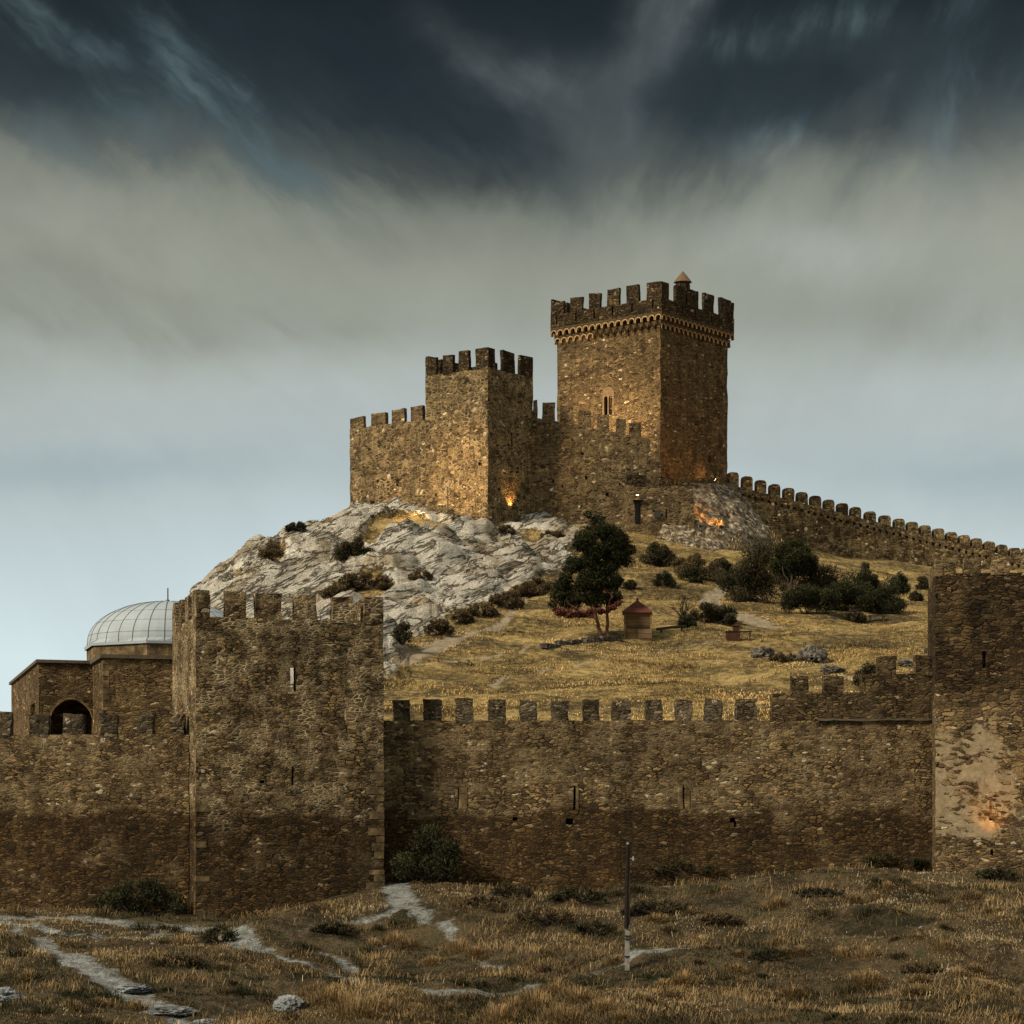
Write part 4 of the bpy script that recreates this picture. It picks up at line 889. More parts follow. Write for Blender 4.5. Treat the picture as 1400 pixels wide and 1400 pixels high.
for a, b in (((-10, -24), (-66, -30)), ((-10, -26), (-50, -44)), ((-12, -34), (-30, -54)), ((4, -32), (20, -48)), ((2, -34), (-18, -52)), ((5, -40), (12, -60)), ((-26, -28), (-56, -38)), ((-40, -29), (-70, -39)), ((-6, -40), (-40, -60)), ((-2, -46), (-2, -70)), ((-36, -31), (-60, -28))):
    pts = branch(mb, O(*a), O(*b, random.uniform(-1, 1)), .085, .035, sd, .2); sd += 1
    for i in range(2, 6): branch(mb, pts[i], pts[i] + Vector((random.uniform(-.6, .3), random.uniform(-.5, .5), random.uniform(.05, .7))), .04, .015, sd, .2, 3, 5); sd += 1
mb.build('branches', M['red_bark'], t_)

# -- round pine further right
base = hit(1084, 832); k = base.y / F
t_ = thing('pine_tree', base, 'round-crowned dark pine rising out of the shrubs below the long far wall', 'tree')
cl = [(0, -84, 0, 14), (12, -76, .6, 15), (-14, -76, -.5, 13), (20, -64, 0, 14), (0, -66, -.8, 17), (-16, -60, .5, 13), (26, -54, .3, 9), (8, -54, -.5, 14), (-4, -48, .4, 11)]
crown('crown', t_, [tuple(O(a, b, c * 1.5)) for a, b, c, r in cl], [r * k * 1.0 for *_, r in cl], 24000, .13, M['pine'], 32, flat_=.85, shell=.35)
mb = MB(); branch(mb, O(-3, 3), O(-2, -50), .16, .1, 41, .06); branch(mb, O(-2, -20), O(-14, -58), .09, .05, 42, .1); branch(mb, O(-2, -24), O(16, -60), .09, .05, 43, .1); mb.build('trunk', M['bark'], t_)

def bush(px, py, w, h, mat, label, seed, n=None, name='shrub', group=None, leaf=.16, y0=None, up=.3, depth=1.0):
    base = hit(px, py, y0); k = base.y / F; g = random.Random(seed); W_, H_ = w * k, h * k
    t_ = thing(name, base, label, 'shrub', group); cs, rs = [], []
    nb = max(9, int(11 + W_ / max(H_, .1) * 8))
    for i in range(nb):
        x = g.uniform(-.5, .5); r = min(H_, W_) * g.uniform(.13, .28); hh = H_ * (1 - (abs(x) * 1.55) ** 2 * .75)
        cs.append((base.x + x * W_ * .86, base.y + g.uniform(-.35, .35) * min(W_, 2.5) * depth, base.z + max(r * .4, g.uniform(.2, 1.) * (hh - r)))); rs.append(r)
    n = n or int(2600 * max(.5, W_ * H_ / 2.2)); n = min(n, 14000)
    crown('foliage', t_, cs, rs, n, leaf, mat, seed, flat_=.9, up=up, shell=.3)
    mb = MB()
    for i, (c, r) in enumerate(zip(cs, rs)):
        pts = branch(mb, base + Vector((g.uniform(-.12, .12) * W_, g.uniform(-.1, .1), -.12)), c, .028, .010, seed * 50 + i, .2, 4, 5)
        for j in range(3): branch(mb, pts[3], Vector(c) + Vector((g.uniform(-1, 1), g.uniform(-1, 1), g.uniform(.2, 1.2))) * r, .012, .005, seed * 77 + i * 3 + j, .2, 3, 4)
    mb.build('stems', M['bark'], t_); return t_
gp = 'wild shrubs on the castle hill'
Bl = [
 (1014, 824, 52, 52, 'olive_bush', 'olive round shrub at the left end of the thicket below the far wall'), (1046, 826, 56, 74, 'olive_bush', 'tall grey-olive shrub leaning against the round pine from its left'),
 (1104, 839, 46, 40, 'green_bush', 'very dark low shrub just below the round pine'), (1130, 832, 52, 52, 'olive_bush', 'broad dark shrub right of the round pine, in the middle of the thicket'),
 (1160, 836, 52, 44, 'green_bush', 'dark spreading shrub in the right half of the thicket'), (1184, 826, 24, 44, 'green_bush', 'narrow upright shrub poking above the right half of the thicket'),
 (1204, 840, 40, 42, 'green_bush', 'round dark shrub closing the right end of the thicket'), (1230, 814, 19, 24, 'green_bush', 'small lone dark shrub right of the thicket'),
 (1166, 850, 22, 14, 'olive_bush', 'tiny shrub in front of the thicket, left of the low bench'), (1252, 822, 16, 13, 'olive_bush', 'tiny olive shrub close to the right tower edge'),
 (1262, 806, 14, 18, 'olive_bush', 'small shrub at the foot of the far wall beside the right tower'),
 (898, 774, 40, 30, 'olive_bush', 'grey-brown shrub on the slope right of the big pine top'), (908, 802, 24, 20, 'green_bush', 'small dark shrub on the slope above the hut'), (862, 806, 18, 12, 'green_bush', 'small shrub touching the right side of the pine crown'),
 (955, 790, 50, 32, 'brown_bush', 'brown-olive shrub left of the upper footpath'), (944, 797, 26, 20, 'green_bush', 'round green shrub in front of the brown-olive one by the upper path'), (988, 788, 26, 26, 'olive_bush', 'dark shrub where the upper footpath meets the scree'),
 (972, 852, 54, 26, 'olive_bush', 'low wide olive shrub left of the footpath bend'), (991, 852, 28, 24, 'green_bush', 'darker shrub at the right end of the low wide one by the path bend'), (938, 858, 18, 22, 'green_bush', 'small dark shrub at the foot of the bare thorn bush'),
 (485, 772, 42, 30, 'olive_bush', 'dark shrub in the middle of the pale rock hillside'), (500, 806, 70, 24, 'brown_bush', 'brown scrub filling the hollow between the pale rocks'), (370, 778, 26, 22, 'brown_bush', 'brown shrub in the cleft of the left rocks'),
 (405, 744, 22, 14, 'green_bush', 'little dark shrub standing on the rock skyline'), (440, 748, 24, 14, 'brown_bush', 'brown scrub in the gully near the rock skyline'), (602, 868, 32, 24, 'brown_bush', 'brown shrub at the foot of the pale rock face'),
 (632, 853, 24, 18, 'brown_bush', 'small brown shrub right of the one at the rock foot'), (549, 892, 22, 28, 'olive_bush', 'upright olive shrub at the lowest tip of the rock face'), (692, 832, 42, 24, 'brown_bush', 'brown shrub where the rock meets the golden grass'),
 (660, 842, 36, 16, 'brown_bush', 'flat brown scrub along the lower rim of the rock'), (735, 814, 54, 24, 'brown_bush', 'wide brown scrub left of the big pine'), (628, 712, 20, 9, 'olive_bush', 'low green tuft at the foot of the floodlit tower'),
 (460, 818, 34, 20, 'brown_bush', 'brown scrub on the rocks just above the foreground tower top'), (690, 728, 26, 12, 'brown_bush', 'brown scrub on the ledge below the lit loophole'), (756, 738, 30, 14, 'brown_bush', 'rusty scrub on the rock under the sloping castle wall'),
 (1012, 800, 16, 10, 'brown_bush', 'small brown tuft beside the upper end of the footpath'), (930, 776, 24, 12, 'brown_bush', 'brown scrub below the gate block'), (575, 800, 26, 14, 'brown_bush', 'little brown scrub on the pale rock slope'),
 (838, 745, 20, 18, 'brown_bush', 'dry shrub half hidden behind the top of the big pine'), (1075, 905, 40, 12, 'brown_bush', 'dry scrub beside the grey boulders on the slope'), (1190, 935, 34, 28, 'olive_bush', 'dark shrub behind the stepped wall top')]
for i, (px, py, w, h, mt, lab) in enumerate(Bl): th_ = 'thicket' in lab or 'round pine' in lab; bush(px, py, w * (1.5 if th_ else 1.25), h * (1.35 if th_ else 1.15), M[mt], lab, 100 + i, group=gp, leaf=.13)
bush(592, 1207, 98, 88, M['green_bush'], 'large dark green bush against the wall right of the big front tower', 201, n=9000, leaf=.10, depth=.8)
bush(192, 1250, 132, 52, M['green_bush'], 'wide low green mound of bush at the foot of the left wall', 202, n=9000, leaf=.09, up=1.2)
bush(300, 1288, 50, 26, M['green_bush'], 'small green bush beside the path below the front tower', 203, leaf=.08)
bush(930, 1203, 120, 22, M['green_bush'], 'dark green weeds along the wall foot right of the wooden pole', 204, leaf=.09, up=1.5)
bush(1222, 1186, 110, 22, M['green_bush'], 'dark green weeds in the corner beside the right tower', 205, leaf=.09, up=1.5)
bush(1362, 1203, 60, 18, M['green_bush'], 'small weeds at the foot of the right tower', 206, leaf=.09, up=1.2)
bush(700, 1228, 60, 22, M['olive_bush'], 'low dark scrub at the wall foot below the pale slit', 207, leaf=.09, up=1.)
bush(1050, 1312, 60, 16, M['green_bush'], 'low green tuft on the crest of the nearest bank', 208, leaf=.07, up=1.5)
for i, (px, py, w, h, mt, lab) in enumerate(((745, 1262, 90, 24, 'brown_bush', 'brown tangled scrub in the hollow left of the wooden pole'), (812, 1278, 70, 22, 'olive_bush', 'dark scrub just left of the wooden pole foot'), (900, 1250, 110, 22, 'olive_bush', 'olive scrub on the bank right of the wooden pole'),
        (985, 1262, 70, 16, 'brown_bush', 'low brown scrub on the slope right of the pole'), (790, 1232, 90, 20, 'green_bush', 'dark green scrub at the wall foot above the left of the pole'), (660, 1240, 70, 18, 'brown_bush', 'brown scrub between the big wall bush and the pole'), (1120, 1225, 80, 14, 'olive_bush', 'low olive scrub below the crest near the right tower'),
        (455, 1275, 70, 16, 'olive_bush', 'low olive scrub on the bank below the front tower'), (250, 1320, 60, 16, 'brown_bush', 'low brown scrub between the two left paths'), (1260, 1330, 70, 14, 'brown_bush', 'low brown scrub on the right of the nearest bank'))):
    bush(px, py, w, h, M[mt], lab, 240 + i, leaf=.09, up=.9, depth=.8)
# bare thorn bush
base = hit(934, 856); k = base.y / F; t_ = thing('thorn_bush', base, 'bare leafless thorn bush with spreading twigs right of the hut', 'shrub'); mb = MB(); g = random.Random(5)
O = lambda dx, dy, dz=0.: base + Vector((dx * k, dz, -dy * k))
st = branch(mb, O(0, 3), O(1, -14), .07, .05, 300, .05); mb.build('trunk', M['bark'], t_); mb = MB()
for i in range(11):
    a = g.uniform(-1.25, 1.25); L = g.uniform(18, 32); pts = branch(mb, st[g.randint(3, 6)], O(math.sin(a) * L * .9, -12 - math.cos(a) * L, g.uniform(-1, 1)), .04, .015, 310 + i, .2, 5, 5)
    for j in range(5): branch(mb, pts[g.randint(2, 5)], pts[5] + Vector((g.uniform(-.6, .6), g.uniform(-.4, .4), g.uniform(-.2, .5))), .018, .007, 400 + i * 7 + j, .25, 3, 4)
mb.build('branches', M['bark'], t_)

# ------------------------------------------------------------------ grass
def grass_mat():
    m, t, b = material('dry_grass_blades'); a = t.attr('tint').outputs['Color']; t.put(b.inputs['Base Color'], a); b.inputs['Roughness'].default_value = .8; b.inputs['Specular IOR Level'].default_value = .1; return m
M['grass'] = grass_mat()
def blades(P, h, w, lean, col, seed, az=None):
    n = len(P); g = np.random.default_rng(seed); az = g.random(n) * 6.283 if az is None else az + .7 * g.normal(size=n); d = np.stack([np.cos(az), np.sin(az), np.zeros(n)], 1); sd = np.stack([-np.sin(az), np.cos(az), np.zeros(n)], 1)
    # blades turn their broad side at random; they curve over by lean
    up = np.array([0, 0, 1.]); b0 = P - up * .03; m = P + up * (h * .6)[:, None] + d * (lean * h * .35)[:, None]; tp = P + up * (h * (1 - .55 * lean))[:, None] + d * (lean * h)[:, None]
    W_ = sd * (w * .5)[:, None]
    v = np.stack([b0 - W_, b0 + W_, m + W_ * .8, m - W_ * .8, tp], 1).reshape(-1, 3); i = np.arange(n)[:, None] * 5
    f = np.concatenate([i + np.array([[0, 1, 2]]), i + np.array([[0, 2, 3]]), i + np.array([[3, 2, 4]])], 0)
    return v, f, np.repeat(col, 5, 0)
def palette(t, stops):
    xs = [s[0] for s in stops]; return np.stack([np.interp(t, xs, [s[1][k] for s in stops]) for k in range(3)], 1)
def sow(n, ylo, yhi, seed, power=1.0):
    g = np.random.default_rng(seed); y = ylo * (yhi / ylo) ** (g.random(n) ** power); px = g.uniform(-60, 1460, n); return np.stack([(px - 700) / F * y, y], 1), g
def build_grass(name, n_t, per, ylo, yhi, hfun, wid, cols, label, seed, keep, spread):
    T, g = sow(n_t, ylo, yhi, seed); x, y = T[:, 0], T[:, 1]
    den = keep(x, y, g); T = T[g.random(len(T)) < den]; n = len(T)
    P = np.repeat(T, per, 0) + g.normal(size=(n * per, 2)) * spread * np.repeat(.5 + g.random(n), per)[:, None]
    z, rm = terrain(P[:, 0], P[:, 1]); ok = (path_d(P[:, 0], P[:, 1]) > (.02 if ylo < 100 else -.25) + .22 * g.random(len(P))) & ((rm < .35) | (g.random(len(P)) < .03 + .8 * sstep(.2, .42, fbm(P[:, 0] / 3.4, P[:, 1] / 3.4, 0, 49, 3)))); 
    if ylo < 100: ok &= ~((P[:, 1] > 103.3) & (P[:, 0] > -14) & (P[:, 0] < -5.)) & ~((P[:, 1] > 103.6) & (P[:, 0] > 17.8))
    hb = hfun(T[:, 0], T[:, 1], g); hh = np.repeat(hb, per) * (.6 + .6 * g.random(n * per)); tt = fbm(T[:, 0] / 4.5, T[:, 1] / 2.4, 0, seed + 3, 4) * 1.15 + .5 + .4 * fbm(T[:, 0] / 9, T[:, 1] / 5, 0, seed + 9, 2) + .12 * g.normal(size=n)
    col = palette(np.clip(np.repeat(tt, per) + .1 * g.normal(size=n * per), 0, 1), cols); col = np.clip(col * (1 + .12 * g.normal(size=(n * per, 1))), .003, .9)
    ww = wid * (.6 + .8 * g.random(n * per)); ln = np.clip(.3 + .6 * g.random(n * per) + .5 * np.repeat(g.random(n), per), 0, 1.35)
    P3 = np.c_[P, z]; v, f, c = blades(P3[ok], hh[ok], ww[ok], ln[ok], col[ok], seed + 5)
    o = np_mesh(name, v, f, M['grass'], None, c); return tag(o, label, None, None, 'stuff')
gold = ((0, (.070, .055, .026)), (.2, (.135, .095, .042)), (.38, (.27, .178, .066)), (.55, (.41, .275, .098)), (.75, (.53, .37, .14)), (1, (.62, .46, .22)))
fore = ((0, (.018, .024, .010)), (.2, (.038, .041, .018)), (.36, (.066, .053, .027)), (.5, (.120, .090, .046)), (.64, (.20, .145, .072)), (.78, (.29, .185, .075)), (1, (.42, .34, .20)))
def keep_hill(x, y, g):
    _, rm = terrain(x, y); d = .10 + 1.2 * sstep(-.18, .40, fbm(x / 4.5, y / 3.5, 0, 45, 4)); return np.where(rm > .4, .03 + .5 * sstep(.2, .42, fbm(x / 3.4, y / 3.4, 0, 49, 3)), d) * (y > 110)
build_grass('dry_grass', 44000, 10, 114, 252, lambda x, y, g: .06 + .20 * sstep(-.1, .7, fbm(x / 4, y / 2, 0, 46, 3)) ** 1.5 + .06 * g.random(len(x)), .04, gold, 'golden dry grass covering the slope inside the wall', 501, keep_hill, .35)
def keep_fore(x, y, g): return .25 + .95 * sstep(-.35, .4, fbm(x / 2.2, y / 2.2, 0, 47, 3))
build_grass('dry_grass', 26000, 12, 66, 107, lambda x, y, g: .05 + .24 * sstep(.05, .8, fbm(x / 1.6, y / 1.6, 0, 48, 3)) + .05 * g.random(len(x)), .02, fore, 'brown and olive dry grass on the slope outside the wall', 601, keep_fore, .22)
gi_ = np.random.default_rng(55); n = 5200; jr = (ny_ * (.52 + .48 * gi_.random(n) ** .55)).astype(int); ir = gi_.integers(0, nx_, n); P = GLAC[ir, np.minimum(jr, ny_)] + gi_.normal(size=(n, 3)) * np.array([.3, .05, .03])
kk = fbm(P[:, 0] / 2, P[:, 2] / 2, 0, 56, 3) > -.1 - .5 * (jr / ny_ - .7); P = P[kk]; n = len(P)
v, f, c = blades(P, .15 + .3 * gi_.random(n), np.full(n, .05), .4 + .6 * gi_.random(n), palette(np.clip(.35 + .25 * gi_.normal(size=n), 0, 1), gold), 57)
o = np_mesh('dry_grass', v, f, M['grass'], None, c); tag(o, 'dry grass creeping up the scree at the foot of the keep', None, None, 'stuff')
# long straw lying tangled in drifts
g = np.random.default_rng(321); n = 90000; y = 66 * (107 / 66) ** g.random(n); x = (g.uniform(-60, 1460, n) - 700) / F * y; dn = fbm(x / 2.4, y / 1.8, 0, 322, 4)
k_ = (g.random(n) < .04 + .9 * sstep(.02, .5, dn)) & (path_d(x, y) > .12) & ~((y > 103.3) & (x > -14) & (x < -5.)) & ~((y > 103.6) & (x > 17.8)); x, y, dn = x[k_], y[k_], dn[k_]; n = len(x); z, _ = terrain(x, y)
tt = np.clip(.62 + .5 * fbm(x / 5, y / 5, 0, 323, 2) + .1 * g.normal(size=n), 0, 1); col = palette(tt, fore) * (1 + .2 * g.normal(size=(n, 1)))
v, f, c = blades(np.c_[x, y, z], .18 + .30 * g.random(n), np.full(n, .016), .95 + .6 * g.random(n), np.clip(col, .01, 1), 324, fbm(x / 1.5, y / 1.5, 0, 325, 2) * 6 + g.normal(size=n) * .4)
o = np_mesh('tangled_straw', v, f, M['grass'], None, c); tag(o, 'pale dry straw lying tangled in drifts on the foreground slope', None, None, 'stuff')
# taller straw tussocks
tus = [(540, 1292, 26), (560, 1296, 22), (627, 1302, 30), (650, 1306, 18), (760, 1362, 34), (735, 1378, 40), (790, 1372, 34), (700, 1385, 34), (820, 1385, 30), (935, 1345, 26), (1180, 1350, 30), (1190, 1340, 22), (905, 1352, 18), (450, 1375, 44), (480, 1390, 44), (430, 1360, 30), (515, 1385, 36), (470, 1272, 20), (840, 1316, 14), (1335, 1330, 20), (1085, 1362, 26), (1070, 1305, 16), (1095, 1306, 16), (900, 1262, 22), (680, 1396, 36), (1170, 1236, 22), (1330, 1230, 22), (1060, 1240, 20), (590, 1318, 18), (1250, 1360, 24), (1010, 1330, 18), (770, 1398, 40), (850, 1400, 30)]
g = random.Random(4242); tus += [(g.uniform(-20, 1420), g.uniform(1205, 1398), g.uniform(9, 24)) for _ in range(150)]
Vs, Fs, Cs, off = [], [], [], 0
for i, (px, py, h) in enumerate(tus):
    b = hit(px, min(py, 1399)); g = np.random.default_rng(900 + i); n = 420 if i < 33 else 200
    if i >= 33 and (path_d(np.array([b.x]), np.array([b.y]))[0] < .35 or (b.y > 102 and b.x < -4) or b.y > 106.5): continue
    kk = b.y / F
    P = np.stack([b.x + g.normal(size=n) * h * kk * .42, b.y + g.normal(size=n) * h * kk * .35], 1); z, _ = terrain(P[:, 0], P[:, 1]); ax_ = np.arctan2(P[:, 1] - b.y, P[:, 0] - b.x); rr_ = np.hypot(P[:, 1] - b.y, P[:, 0] - b.x) / (h * kk * .5)
    t = (.68 + .2 * g.random() - .08 if i < 33 else .15 + .75 * g.random()) + .08 * g.normal(size=n); col = palette(np.clip(t, 0, 1), fore); col *= (1 + .15 * g.normal(size=(n, 1)))
    v, f, c = blades(np.c_[P, z], h * kk * (.45 + .6 * g.random(n)) * np.exp(-.25 * rr_ ** 2), np.full(n, .016), np.clip(.15 + .55 * rr_ + .25 * g.random(n), 0, 1.2), np.clip(col, .01, 1), 950 + i, ax_); Vs.append(v); Fs.append(f + off); Cs.append(c); off += len(v)
o = np_mesh('straw_tussocks', np.concatenate(Vs), np.concatenate(Fs), M['grass'], None, np.concatenate(Cs)); tag(o, 'taller straw-coloured grass tufts scattered over the foreground slope', None, None, 'stuff')
# ------------------------------------------------------------------ rocks
import bmesh
def boulder(name, p, sx, sy, sz, mat, seed, label, cat='rock', group=None, sub=4, strata=0., sink=.3, rough=1.):
    bm = bmesh.new(); bmesh.ops.create_icosphere(bm, subdivisions=sub, radius=1.); v = np.array([tuple(q.co) for q in bm.verts])
    n = fbm(v[:, 0] * 1.3, v[:, 1] * 1.3, v[:, 2] * 1.3, seed, 4) * .42 * rough - np.abs(fbm(v[:, 0] * 2.6, v[:, 1] * 2.6, v[:, 2] * 3.4, seed + 3, 4)) * .5 * rough
    v = v * (1 + n)[:, None]; v *= np.array([sx, sy, sz]); v[:, 2] += sz * (1 - 2 * sink) * .5
    for q, c in zip(bm.verts, v): q.co = c
    me = bpy.data.meshes.new(name); bm.to_mesh(me); bm.free(); me.materials.append(mat); o = bpy.data.objects.new(name, me); link(o); o.location = p
    return tag(o, label, cat, group)
for px, py, w, h, lab in ((1044, 899, 34, 20, 'smaller grey boulder lying in the golden grass, left of the pair'), (1108, 906, 48, 30, 'larger grey boulder lying in the golden grass, right of the pair'), (1136, 918, 34, 12, 'flat grey rock at the right foot of the larger grassy boulder'),
                          (1238, 909, 22, 10, 'flat grey rock seen between the two topmost wall merlons beside the right tower'), (1270, 893, 14, 10, 'small grey rock in the grass touching the right tower edge')):
    p = hit(px, py); k = p.y / F; boulder('boulder', p, w * k * .52, w * k * .45, h * k * .62, M['boulder'], px, lab, 'boulder', 'grey boulders in the grass')
for i, (px, py, w, h, lab) in enumerate(((4, 1368, 62, 40, 'pale bluish rock at the left edge of the foreground'), (182, 1352, 52, 20, 'flat pale rock beside the left foreground path, upper one'), (232, 1384, 66, 22, 'flat pale rock beside the left foreground path, lower one'),
                                         (400, 1380, 44, 52, 'rugged pale rock jutting from the grass left of the straw tufts'), (428, 1352, 20, 14, 'small pale rock just above the rugged one'), (282, 1399, 40, 14, 'low pale rock at the bottom edge near the left path'))):
    p = hit(px, min(py, 1399)); k = p.y / F; boulder('pale_rock', p, w * k * .55, w * k * .6, h * k * .36, M['blue_rock'], 40 + i, lab, 'rock', 'pale rocks in the foreground', 5, rough=.85, sink=.42)
g = random.Random(77)
for i in range(46):
    px, py = g.uniform(0, 1400), g.choice((g.uniform(1262, 1395), g.uniform(1235, 1300)))
    if i < 12: px, py = g.uniform(60, 330), g.uniform(1258, 1300)
    p = hit(px, py); s = g.uniform(.035, .085); boulder('stone', p, s * g.uniform(.8, 1.6), s, s * .7, M['blue_rock'], 300 + i, 'small pale stone lying loose on the foreground slope', 'stone', 'loose pale stones on the foreground slope', 1)
# stone edging under the big pine
edge = [(742, 888), (762, 884), (778, 881), (793, 878), (808, 878), (820, 876), (836, 876), (850, 877)]
P = [hit(*e) for e in edge]; t_ = thing('stone_edging', P[3], 'uneven line of grey kerb stones in the grass under the big pine', 'stone edging')
for i, (a, b) in enumerate(zip(P, P[1:])):
    mb = MB(); c = (a + b) / 2; mb.box((c.x, c.y, max(a.z, b.z) * .5 + min(a.z, b.z) * .5 + .08), (b - a).length * .92, .45, .30, (b - a)); mb.build('kerb_stone', M['boulder'], t_, (.07, 1.6))
a, b = hit(898, 866), hit(938, 862); t_ = thing('timber_beam', (a + b) / 2, 'thin weathered timber rail lying low in the grass right of the hut', 'beam')
mb = MB(); mb.tube([a + Vector((0, 0, .28)), (a + b) / 2 + Vector((0, 0, .30)), b + Vector((0, 0, .26))], .10, 6); mb.build('rail', M['bark'], t_)
for q in (a.lerp(b, .15), a.lerp(b, .85)): mb = MB(); mb.tube([q - Vector((0, 0, .2)), q + Vector((0, 0, .27))], .07, 6); mb.build('post', M['bark'], t_)
# low bench right
p = hit(1199, 850); k = p.y / F; t_ = thing('bench', p, 'low plain bench in the grass below the right end of the thicket', 'bench')
mb = MB(); mb.box(p + Vector((0, 0, .44)), 24 * k, .45, .07); mb.build('seat', M['bark'], t_)
for s in (-1, 1): mb = MB(); mb.box(p + Vector((s * 9 * k, 0, .15)), .12, .38, .50); mb.build('leg', M['bark'], t_)

# ------------------------------------------------------------------ hut, stove, pole
def board_mat(name, c, rows):
    m, t, b = material(name); pos = t.new('ShaderNodeNewGeometry').outputs['Position']; x, y, z = t.sep(pos)
    r = t.m('FLOOR', t.mul(z, rows)); n = t.noise(t.xyz(t.mul(x, 1.2), t.mul(y, 1.2), t.mul(z, 14.)), 1.5, 4, .6); rn = t.new('ShaderNodeTexWhiteNoise', noise_dimensions='1D'); t.put(rn.inputs['W'], r)
    col = t.mix(rn.outputs['Value'], tuple(v * .75 for v in c), tuple(v * 1.25 for v in c)); fr = t.m('FRACT', t.mul(z, rows)); gap = t.ss(fr, .0, .1)
    col = t.mix(1, col, t.ramp(n, ((.3, (.7, .7, .7)), (.7, (1.25, 1.25, 1.25)))), 'MULTIPLY'); t.put(b.inputs['Base Color'], col); bump(t, b, t.add(gap, t.mul(n, .4)), .8, .03); return m
M['boards'] = board_mat('weathered_boards', (.125, .08, .038), 4.6)
M['boards_pale'] = board_mat('pale_board_panel', (.19, .125, .07), 3.)
M['red_roof'] = board_mat('red_brown_roof', (.115, .042, .03), 5.)
M['rust'] = plain('rusty_iron', (.055, .025, .016), .85, .5, 4.)
p = hit(872, 873); k = p.y / F; w = 37 * k; hw = 37 * k; t_ = thing('wooden_hut', p, 'small square board hut with red-brown pyramid roof beside the big pine', 'hut')
ax = Vector((1, -.06)).normalized(); ay = Vector((-ax.y, ax.x))
mb = MB(); mb.box(p + Vector((0, w * .35, hw / 2 - .1)), w, w * .8, hw + .2, ax); mb.build('wall', M['boards'], t_)
mb = MB()
for sx in (-1, 1): mb.box(p + Vector((ax.x * sx * (w / 2 - .03), ax.y * sx * w / 2 - w * .05 - .03, hw / 2)), .12, .08, hw, ax)
mb.build('corner_post', M['boards_pale'], t_)
mb = MB(); mb.box(p + Vector((0, -w * .05 - .02, hw * .42)), w * .93, .06, .09, ax); mb.build('rail', M['bark'], t_)
mb = MB(); mb.box(p + Vector((w * .23, -w * .05 - .045, hw * .17)), w * .46, .07, hw * .36, ax); mb.build('panel', M['boards_pale'], t_)
mb = MB(); e = w * .5 + .10; ct = p + Vector((0, w * .35, 0)); q = [ct + Vector((ax.x * i * e + ay.x * j * (e - .05), ax.y * i * e + ay.y * j * (e - .05), hw - .02)) for i, j in ((-1, -1), (1, -1), (1, 1), (-1, 1))]; top_ = ct + Vector((0, 0, hw + 17 * k)); q2 = [v - Vector((0, 0, .09)) for v in q]
for i in range(4): mb.face([q[i], q[(i + 1) % 4], top_]); mb.face([q2[i], q2[(i + 1) % 4], q[(i + 1) % 4], q[i]])
mb.face(q2[::-1]); rf = mb.build('roof', M['red_roof'], t_)
mb = MB(); mb.tube([top_ - Vector((0, 0, .08)), top_ + Vector((0, 0, .14))], [.09, .05], 6); mb.build('finial', M['red_roof'], rf)
# rusty brick-like stove
p = hit(1004, 876); k = p.y / F; t_ = thing('barbecue_stove', p, 'squat rusty brown stove with short chimney standing in the golden grass', 'stove')
mb = MB(); mb.box(p + Vector((-1.5 * k, .35, 6 * k - .1)), 19 * k, .8, 12 * k + .2); mb.build('firebox', M['rust'], t_, (.015, 3.))
mb = MB(); mb.box(p + Vector((-1.5 * k, .35, 12.6 * k)), 21 * k, .92, 1.0 * k); mb.build('top_plate', M['rust'], t_)
mb = MB(); mb.box(p + Vector((3 * k, .4, 16.5 * k)), 8 * k, .42, 8 * k); cm = mb.build('chimney', M['rust'], t_, (.01, 3.))
mb = MB(); mb.box(p + Vector((3 * k, .4, 20.8 * k)), 10.5 * k, .54, 1.6 * k); mb.build('chimney_cap', M['rust'], cm)
mb = MB(); mb.box(p + Vector((16 * k, .35, 12.9 * k)), 16 * k, .5, .8 * k); mb.build('side_shelf', M['rust'], t_)
mb = MB(); mb.box(p + Vector((22 * k, .35, 6 * k)), 1.2 * k, .35, 13 * k); mb.build('shelf_leg', M['rust'], t_)
# wooden pole on a concrete stub
p = hit(857.5, 1327); k = p.y / F; t_ = thing('utility_pole', p, 'short dark wooden pole strapped to a pale concrete stub in the foreground', 'pole')
M['concrete'] = plain('weathered_concrete', (.23, .22, .20), .9, .35, 7.); M['old_wood'] = plain('dark_weathered_wood', (.020, .015, .012), .9, .5, 10., .1, 0, .8, .02)
T = lambda dx, dy: p + Vector((dx * k, 0, -dy * k))
mb = MB(); mb.box(T(.2, -30) + Vector((0, .02, 0)), 6.4 * k, .15, 68 * k); stub = mb.build('concrete_stub', M['concrete'], t_, (.008, 4.))
mb = MB(); mb.tube([T(-1.2, -58) + Vector((0, -.06, 0)), T(-.4, -110), T(1.0, -172)], [3.1 * k, 3.0 * k, 2.5 * k], 10); post = mb.build('post', M['old_wood'], t_, (.006, 4.))
mb = MB(); mb.tube([T(2.6, -58) + Vector((0, -.05, 0)), T(3.0, -150)], [1.4 * k, 1.2 * k], 7); mb.build('brace', plain('grey_wood', (.05, .041, .034), .9, .4, 9.), t_, (.005, 4.))
for dy in (-19, -43, -47):
    mb = MB(); mb.box(T(.2, dy) + Vector((0, .01, 0)), 7.6 * k, .21, 1.5 * k); mb.build('strap', M['iron'], stub)
for dx in (-3, 3.2): mb = MB(); mb.tube([T(dx, -66) + Vector((0, -.05, 0)), T(dx * .8, -57) + Vector((0, -.09, 0))], .015, 5); mb.build('prong', M['concrete'], stub)
mb = MB(); mb.tube([T(1.0, -172), T(1.2, -175)], [2.4 * k, 1.6 * k], 8); mb.build('pole_cap', M['concrete'], post)
